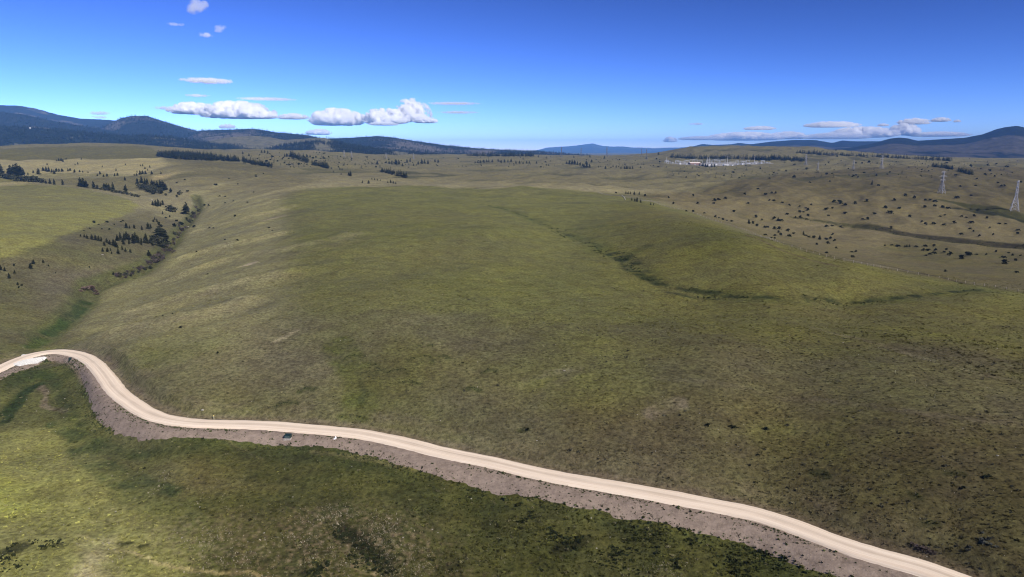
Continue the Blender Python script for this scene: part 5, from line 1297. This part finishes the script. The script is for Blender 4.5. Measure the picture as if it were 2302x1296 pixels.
for hgt in (.45, .85, 1.2):
    V, F = [], []
    for k in range(len(FC) - 1): bar(V, F, np.array([FC[k, 0], FC[k, 1], fz[k] + hgt]) - [FC[0, 0], FC[0, 1], fz[0]], np.array([FC[k + 1, 0], FC[k + 1, 1], fz[k + 1] + hgt]) - [FC[0, 0], FC[0, 1], fz[0]], .03)
    obj('wire', pymesh('fence_wire', V, F, [M_wire]), None, fence)
tag(fence, 'wire fence with pale posts along the central field\'s right rim', 'fence')
# pale log lying at the field corner
a_, b_ = at(1398, 440), at(1406, 449); V, F = [], []
k = 8
for i in range(3):
    p = a_ + (b_ - a_) * i / 2 - a_; p[2] = float(zat(*(a_ + p)[:2])) - a_[2] + .45
    for j in range(k): V.append(p + np.array([.45 * math.cos(j * .785), 0, .4 * math.sin(j * .785)]) * (1 - .12 * i))
for i in range(2):
    for j in range(k): F.append((i * k + j, i * k + (j + 1) % k, i * k + k + (j + 1) % k, i * k + k + j))
F += [tuple(range(k)), tuple(range(2 * k, 3 * k))]
o = obj('fallen_log', pymesh('fallen_log', V, F, [plain_mat('bleached_wood', (.62, .58, .48), scale=2)])); o.location = a_
tag(o, 'bleached log lying at the corner of the central field', 'log')

# ---- things by the road
M_box = plain_mat('dark_green_enamel', (.012, .030, .028), rough=.45, noise=.1, spec=.4)
M_boxl = plain_mat('grey_green_enamel', (.075, .11, .105), rough=.5, noise=.1)
M_conc = plain_mat('pale_concrete', (.42, .38, .34), noise=.15)
p = at(648, 985)
o = root('transformer_cabinet', p + [0, 0, .1], R(-6))
V, F = [], []; boxm(V, F, -.95, .95, -.75, .75, -.6, .12); obj('base_pad', bevelled('base_pad', V, F, M_conc, .03), None, o)
V, F = [], []; boxm(V, F, -.72, .72, -.55, .55, .12, .80); obj('cabinet', bevelled('cabinet', V, F, M_box, .03), None, o)
V = [(-.80, -.62, .803), (.80, -.62, .803), (.80, .62, .803), (-.80, .62, .803), (-.74, -.50, .93), (.74, -.50, .93), (.74, .56, 1.02), (-.74, .56, 1.02)]
obj('lid', bevelled('lid', V, [(0, 3, 2, 1), (4, 5, 6, 7), (0, 1, 5, 4), (1, 2, 6, 5), (2, 3, 7, 6), (3, 0, 4, 7)], M_box, .015), None, o)
for sx in (-1, 1):
    V, F = [], []; boxm(V, F, sx * .35 - .31, sx * .35 + .31, -.60, -.555, .16, .76); dr = obj('door', bevelled('door', V, F, M_boxl, .01), None, o)
    V, F = [], []; boxm(V, F, sx * .12 - .03, sx * .12 + .03, -.66, -.603, .40, .55); obj('handle', pymesh('handle', V, F, [M_steeld]), None, dr)
tag(o, 'dark green metal electrical cabinet standing on the bare road bank', 'cabinet')
p = at(158, 809); o = root('utility_box', p, R(20))
V, F = [], []; boxm(V, F, -.42, .42, -.35, .35, -.3, .75); obj('body', bevelled('body', V, F, M_box, .04), None, o)
V = [(-.48, -.41, .753), (.48, -.41, .753), (.48, .41, .753), (-.48, .41, .753), (-.4, -.33, .86), (.4, -.33, .86), (.4, .33, .9), (-.4, .33, .9)]
obj('lid', pymesh('lid', V, [(0, 3, 2, 1), (4, 5, 6, 7), (0, 1, 5, 4), (1, 2, 6, 5), (2, 3, 7, 6), (3, 0, 4, 7)], [M_box]), None, o)
tag(o, 'small blackish utility box inside the road bend at left', 'utility box')
# crumpled white sheet
M_sheet = plain_mat('white_plastic_sheet', (.82, .82, .84), rough=.5, noise=.05)
p = at(753, 986); n = 15; g = np.linspace(-.5, .5, n); sx_, sy_ = np.meshgrid(g, g, indexing='ij'); rad_ = np.hypot(sx_, sy_)
sz_ = .10 + .55 * np.exp(-((sx_ - .12) / .16) ** 2 - ((sy_ - .16) / .2) ** 2) + .25 * np.exp(-((sx_ - .05) / .14) ** 2 - ((sy_ + .2) / .13) ** 2) + .12 * fbm(sx_ * 4, sy_ * 4, 1, 3, 7)
sz_[rad_ > .46] = -.08
V = np.stack([sx_ * .8 + .15 * sy_, sy_ * 1.25, sz_ * 1.1], -1).reshape(-1, 3); me_ = mesh_from('white_sheet', V, grid_faces(n, n)); smooth(me_)
o = obj('plastic_sheet', me_, M_sheet); o.location = p; tag(o, 'crumpled white plastic sheet lying on the road bank', 'plastic sheet')
# riprap apron: white broken rock, far too many to count
M_rip = plain_mat('white_riprap', (.72, .71, .68), rough=.9, noise=.3, scale=1.2)
def rip_stone(seed):
    me_ = stone_mesh(seed); me_.materials.clear(); me_.materials.append(M_rip); return me_
RPOLY = pts([(31,818),(50,812),(80,807),(101,804),(96,809),(84,816),(64,818),(45,822),(35,821)])
bb0, bb1 = RPOLY.min(0), RPOLY.max(0); q = rng.uniform(bb0, bb1, (3600, 2)); q = q[poly_sd(RPOLY, q[:, 0], q[:, 1]) > -.3]
scatter('white_riprap', 'white broken rock apron inside the road bend', np.stack([q[:, 0], q[:, 1], zat(q[:, 0], q[:, 1]) + .18], 1), np.clip(rng.lognormal(-.35, .3, len(q)), .35, 1.2), [rip_stone(560 + k) for k in range(3)])
RP2 = pts([(52,798.5),(70,796.5),(71,797.5),(54,800)]); q = rng.uniform(RP2.min(0) - .3, RP2.max(0) + .3, (260, 2)); q = q[poly_sd(RP2, q[:, 0], q[:, 1]) > -.5]
scatter('white_riprap', 'thin line of white rock on the far side of the road bend', np.stack([q[:, 0], q[:, 1], zat(q[:, 0], q[:, 1]) + .15], 1), np.clip(rng.lognormal(-.8, .3, len(q)), .2, .7), [rip_stone(565 + k) for k in range(2)])
# marker stakes
M_yel = plain_mat('yellow_marker', (.62, .47, .14), rough=.5); M_stake = plain_mat('pale_stake', (.36, .34, .22))
def stake(px, py, h, w, cap, lab, nm='marker_stake'):
    p = at(px, py); o = root(nm, p, rng.uniform(0, 1))
    V, F = [], []; boxm(V, F, -w / 2, w / 2, -w / 3, w / 3, -.3, h * .8); obj('post', pymesh('stake_post', V, F, [M_stake]), None, o)
    V, F = [], []; boxm(V, F, -w * .62, w * .62, -w * .42, w * .42, h * .8 + .003, h); obj('cap', pymesh('stake_cap', V, F, [cap]), None, o)
    tag(o, lab, 'stake')
stake(481, 942, 1.15, .2, M_yel, 'yellow marker post standing at the road\'s upper edge', 'marker_post')
stake(2012, 840, 1.0, .09, M_stake, 'pale stake in the grass, uppermost of three in a line')
stake(2057, 862, 1.0, .09, M_yel, 'pale stake in the grass, middle of three in a line')
stake(2101, 894, 1.0, .09, M_stake, 'pale stake in the grass, lowest of three in a line')
for px, py, s, lab in ((341,449,3.2,'white boulder beside the pine clump above the gully'), (424,509,2.6,'pale boulder on the gully\'s right rim'), (1269,833,.7,'pale rock alone on the slope above the road'), (230,572,1.5,'pale rock on the grey slope below the gully pines'), (455,921,.9,'tan rock lying above the road curve')):
    p = at(px, py); me_ = stone_mesh(570 + int(px)); o = obj('pale_boulder', me_); o.location = p; o.scale = (s * 1.3, s, s * .8); tag(o, lab, 'boulder')

# ------------------------------------------------------------------ clouds (real volumes far behind the ranges)
def cloud_material(dens, size, sharp, thr, amp, flat):
    m, nt, out = nodes_mat('cloud_vapour'); L = nt.links.new
    v = N(nt, 'ShaderNodeVolumePrincipled'); v.inputs['Color'].default_value = (1, 1, 1, 1); v.inputs['Anisotropy'].default_value = -0.25
    tc = N(nt, 'ShaderNodeTexCoord'); geo = N(nt, 'ShaderNodeNewGeometry')
    nz = N(nt, 'ShaderNodeTexNoise'); nz.inputs['Scale'].default_value = 1.0 / size; nz.inputs['Detail'].default_value = 6; nz.inputs['Roughness'].default_value = .58; L(geo.outputs['Position'], nz.inputs['Vector'])
    def mth(op, a, b=None, c=None):
        q = N(nt, 'ShaderNodeMath', operation=op)
        for i_, w_ in enumerate((a, b, c)):
            if w_ is None: continue
            if isinstance(w_, (int, float)): q.inputs[i_].default_value = w_
            else: L(w_, q.inputs[i_])
        return q.outputs[0]
    sp = N(nt, 'ShaderNodeSeparateXYZ'); L(tc.outputs['Object'], sp.inputs[0])
    x_, y_, z_ = sp.outputs
    if flat:   # domed top over a flat base at z = -0.6
        z1 = mth('ADD', z_, .6); up = mth('MULTIPLY', z1, .66); dn = mth('MULTIPLY', z1, 5.0); zz_ = mth('MAXIMUM', up, mth('MULTIPLY', dn, -1.0))
    else: zz_ = mth('MULTIPLY', z_, 1.2)
    r2 = mth('ADD', mth('ADD', mth('MULTIPLY', x_, x_), mth('MULTIPLY', y_, y_)), mth('MULTIPLY', zz_, zz_))
    f = mth('SUBTRACT', 1.0, r2)
    g = mth('MULTIPLY_ADD', mth('SUBTRACT', nz.outputs[0], .5), amp, mth('SUBTRACT', f, thr))
    inside = mth('MINIMUM', mth('MULTIPLY', f, 6.0), 1.0)
    de = N(nt, 'ShaderNodeClamp'); L(mth('MULTIPLY', g, sharp), de.inputs[0])
    L(mth('MULTIPLY', mth('MULTIPLY', de.outputs[0], dens), mth('MAXIMUM', inside, 0.0)), v.inputs['Density'])
    L(v.outputs[0], out.inputs['Volume']); return m
M_cum, M_grc, M_haz = (.036, 2.6, .30, 4.6), (.011, 1.9, .30, 4.4), (.0013, 1.3, .30, 3.0)
CD = 46000.0
def cloud(cx, cy, w, h, kind_, seed, label, lumps=16, flat=True, dist=CD, slope=0.0):
    dist = dist - (cy - 245) * 75 if cy > 245 else dist      # lower clouds stand nearer, clear of the others' shadow
    d = ray(cx, cy); t = dist / d[1]; c = d * t + [0, 0, HC]; u = dist / FPX
    W, H = w * u * 1.22, h * u * (1.35 if flat else 1.5)
    bm = bmesh.new(); bmesh.ops.create_icosphere(bm, subdivisions=3, radius=1.0)
    for v_ in bm.verts:
        if flat and v_.co.z < -.85: v_.co.z = -.85
        v_.co *= 1.02
    me_ = bpy.data.meshes.new('cloud'); bm.to_mesh(me_); bm.free()
    dn, sh, th, am = kind_
    me_.materials.append(cloud_material(dn * 900 / max(H, 350), (.36 if flat else .8) * H, sh, th, am, flat))
    o = obj('cloud', me_); o.location = c; o.rotation_euler = (0, slope * .35, -math.atan2(d[0], d[1])); o.scale = (W / 2, max(W / 3, H * .6), H / 2)
    return tag(o, label, 'cloud')
k = 700
for cx, cy, w, h, mt, fl, lab in (
    (432,243,92,24,M_cum,True,'white puffy cloud at the left end of the left cloud line'), (530,247,150,34,M_cum,True,'long grey-white cloud over the domed mountain\'s right'), (590,257,58,17,M_cum,True,'small bright puff ending the left cloud line'),
    (658,261,62,12,M_grc,True,'faint grey cloud between the two cloud lines'), (757,263,112,34,M_cum,True,'white cumulus over the pale foothill, left of the central pair'), (866,261,100,32,M_cum,True,'ragged white cumulus just left of the tall cloud'),
    (925,248,80,46,M_cum,True,'tall mushroom-shaped cloud right of the other cumulus'), (957,269,50,13,M_cum,True,'small puff at the tall cloud\'s lower right'), (862,277,60,8,M_grc,True,'thin puff below the ragged cumulus'), (716,296,50,12,M_cum,True,'small white cloud low over the ridge left of centre'),
    (511,283,34,9,M_grc,True,'tiny grey puff below the long left cloud'), (370,242,50,7,M_haz,False,'thin wisp left of the left cloud line'),
    (225,254,46,8,M_haz,False,'faint wisp over the left mountains'), (225,263,36,6,M_haz,False,'faint low wisp just above the left mountain saddle'),
    (468,181,100,10,(.0028, 1.3, .30, 4.5),False,'thin pale lens cloud in the left sky'), (442,214,50,6,M_haz,False,'small faint streak below the lens cloud'), (1020,232,110,5,M_haz,False,'faint long streak right of the tall cloud, upper'), (1030,252,84,5,M_haz,False,'faint streak right of the tall cloud, lower'), (600,222,120,5,M_haz,False,'very faint streak above the left cloud line'),
    (1707,287,62,8,M_grc,True,'small grey flat cloud above the substation'), (1870,279,104,12,M_grc,True,'long grey flat cloud in the right sky'), (1985,280,22,6,M_grc,True,'tiny grey cloud right of the long flat one'), (2055,272,62,13,M_grc,True,'grey-white cloud above the right mountains'), (2115,268,38,9,M_grc,True,'small grey cloud near the right end'), (2152,271,16,6,M_grc,True,'tiniest grey cloud at the right end'),
    (1675,306,150,17,M_cum,True,'low white cloud bank behind the centre-right ranges'), (1770,304,80,15,M_cum,True,'bright low cloud right of the low bank'), (1880,305,130,13,M_grc,True,'pale low cloud behind the right ranges'), (1940,297,130,22,M_cum,True,'white cloud bank over the right ranges'), (2032,291,62,24,M_cum,True,'brightest low cumulus at right'), (2110,301,110,10,M_grc,True,'thin low cloud beside the right peak'), (1507,313,28,11,M_cum,True,'tiny white puff right of the blue mountain'), (1575,310,90,8,M_grc,True,'faint low cloud band centre right'), (1566,278,40,5,M_haz,False,'faint dark streak right of centre')):
    k += 1; cloud(cx, cy, w, h, mt, k, lab, lumps=max(6, int(w / 6)), flat=fl)
for cx, cy, w, h, sl, lab in ((440,14,46,26,-.8,'wispy white cloud at the top edge of the sky'), (462,78,28,11,0,'small white puff in the upper left sky'), (496,63,28,14,-.7,'faint wisp right of the small upper puff'), (395,54,36,6,0,'faint streak left of the upper wisps')):
    k += 1; cloud(cx, cy, w, h, (.0016, 1.2, .34, 5.5) if 'puff' in lab or 'top' in lab else (.0007, 1.1, .34, 5.0), k, lab, 9, False, slope=sl)

# ------------------------------------------------------------------ haze: even pale air round the whole scene
V, F = [], []; boxm(V, F, -38600, 38600, -38600, 38600, -120, 690)
m, nt, out = nodes_mat('valley_air'); v = N(nt, 'ShaderNodeVolumePrincipled'); v.inputs['Density'].default_value = 3.9e-5; v.inputs['Color'].default_value = (.18, .45, 1.0, 1); v.inputs['Anisotropy'].default_value = -.35
nt.links.new(v.outputs[0], out.inputs['Volume'])
tag(obj('haze', pymesh('haze', V, F, [m])), 'thin blue haze filling the valley air', kind='stuff')
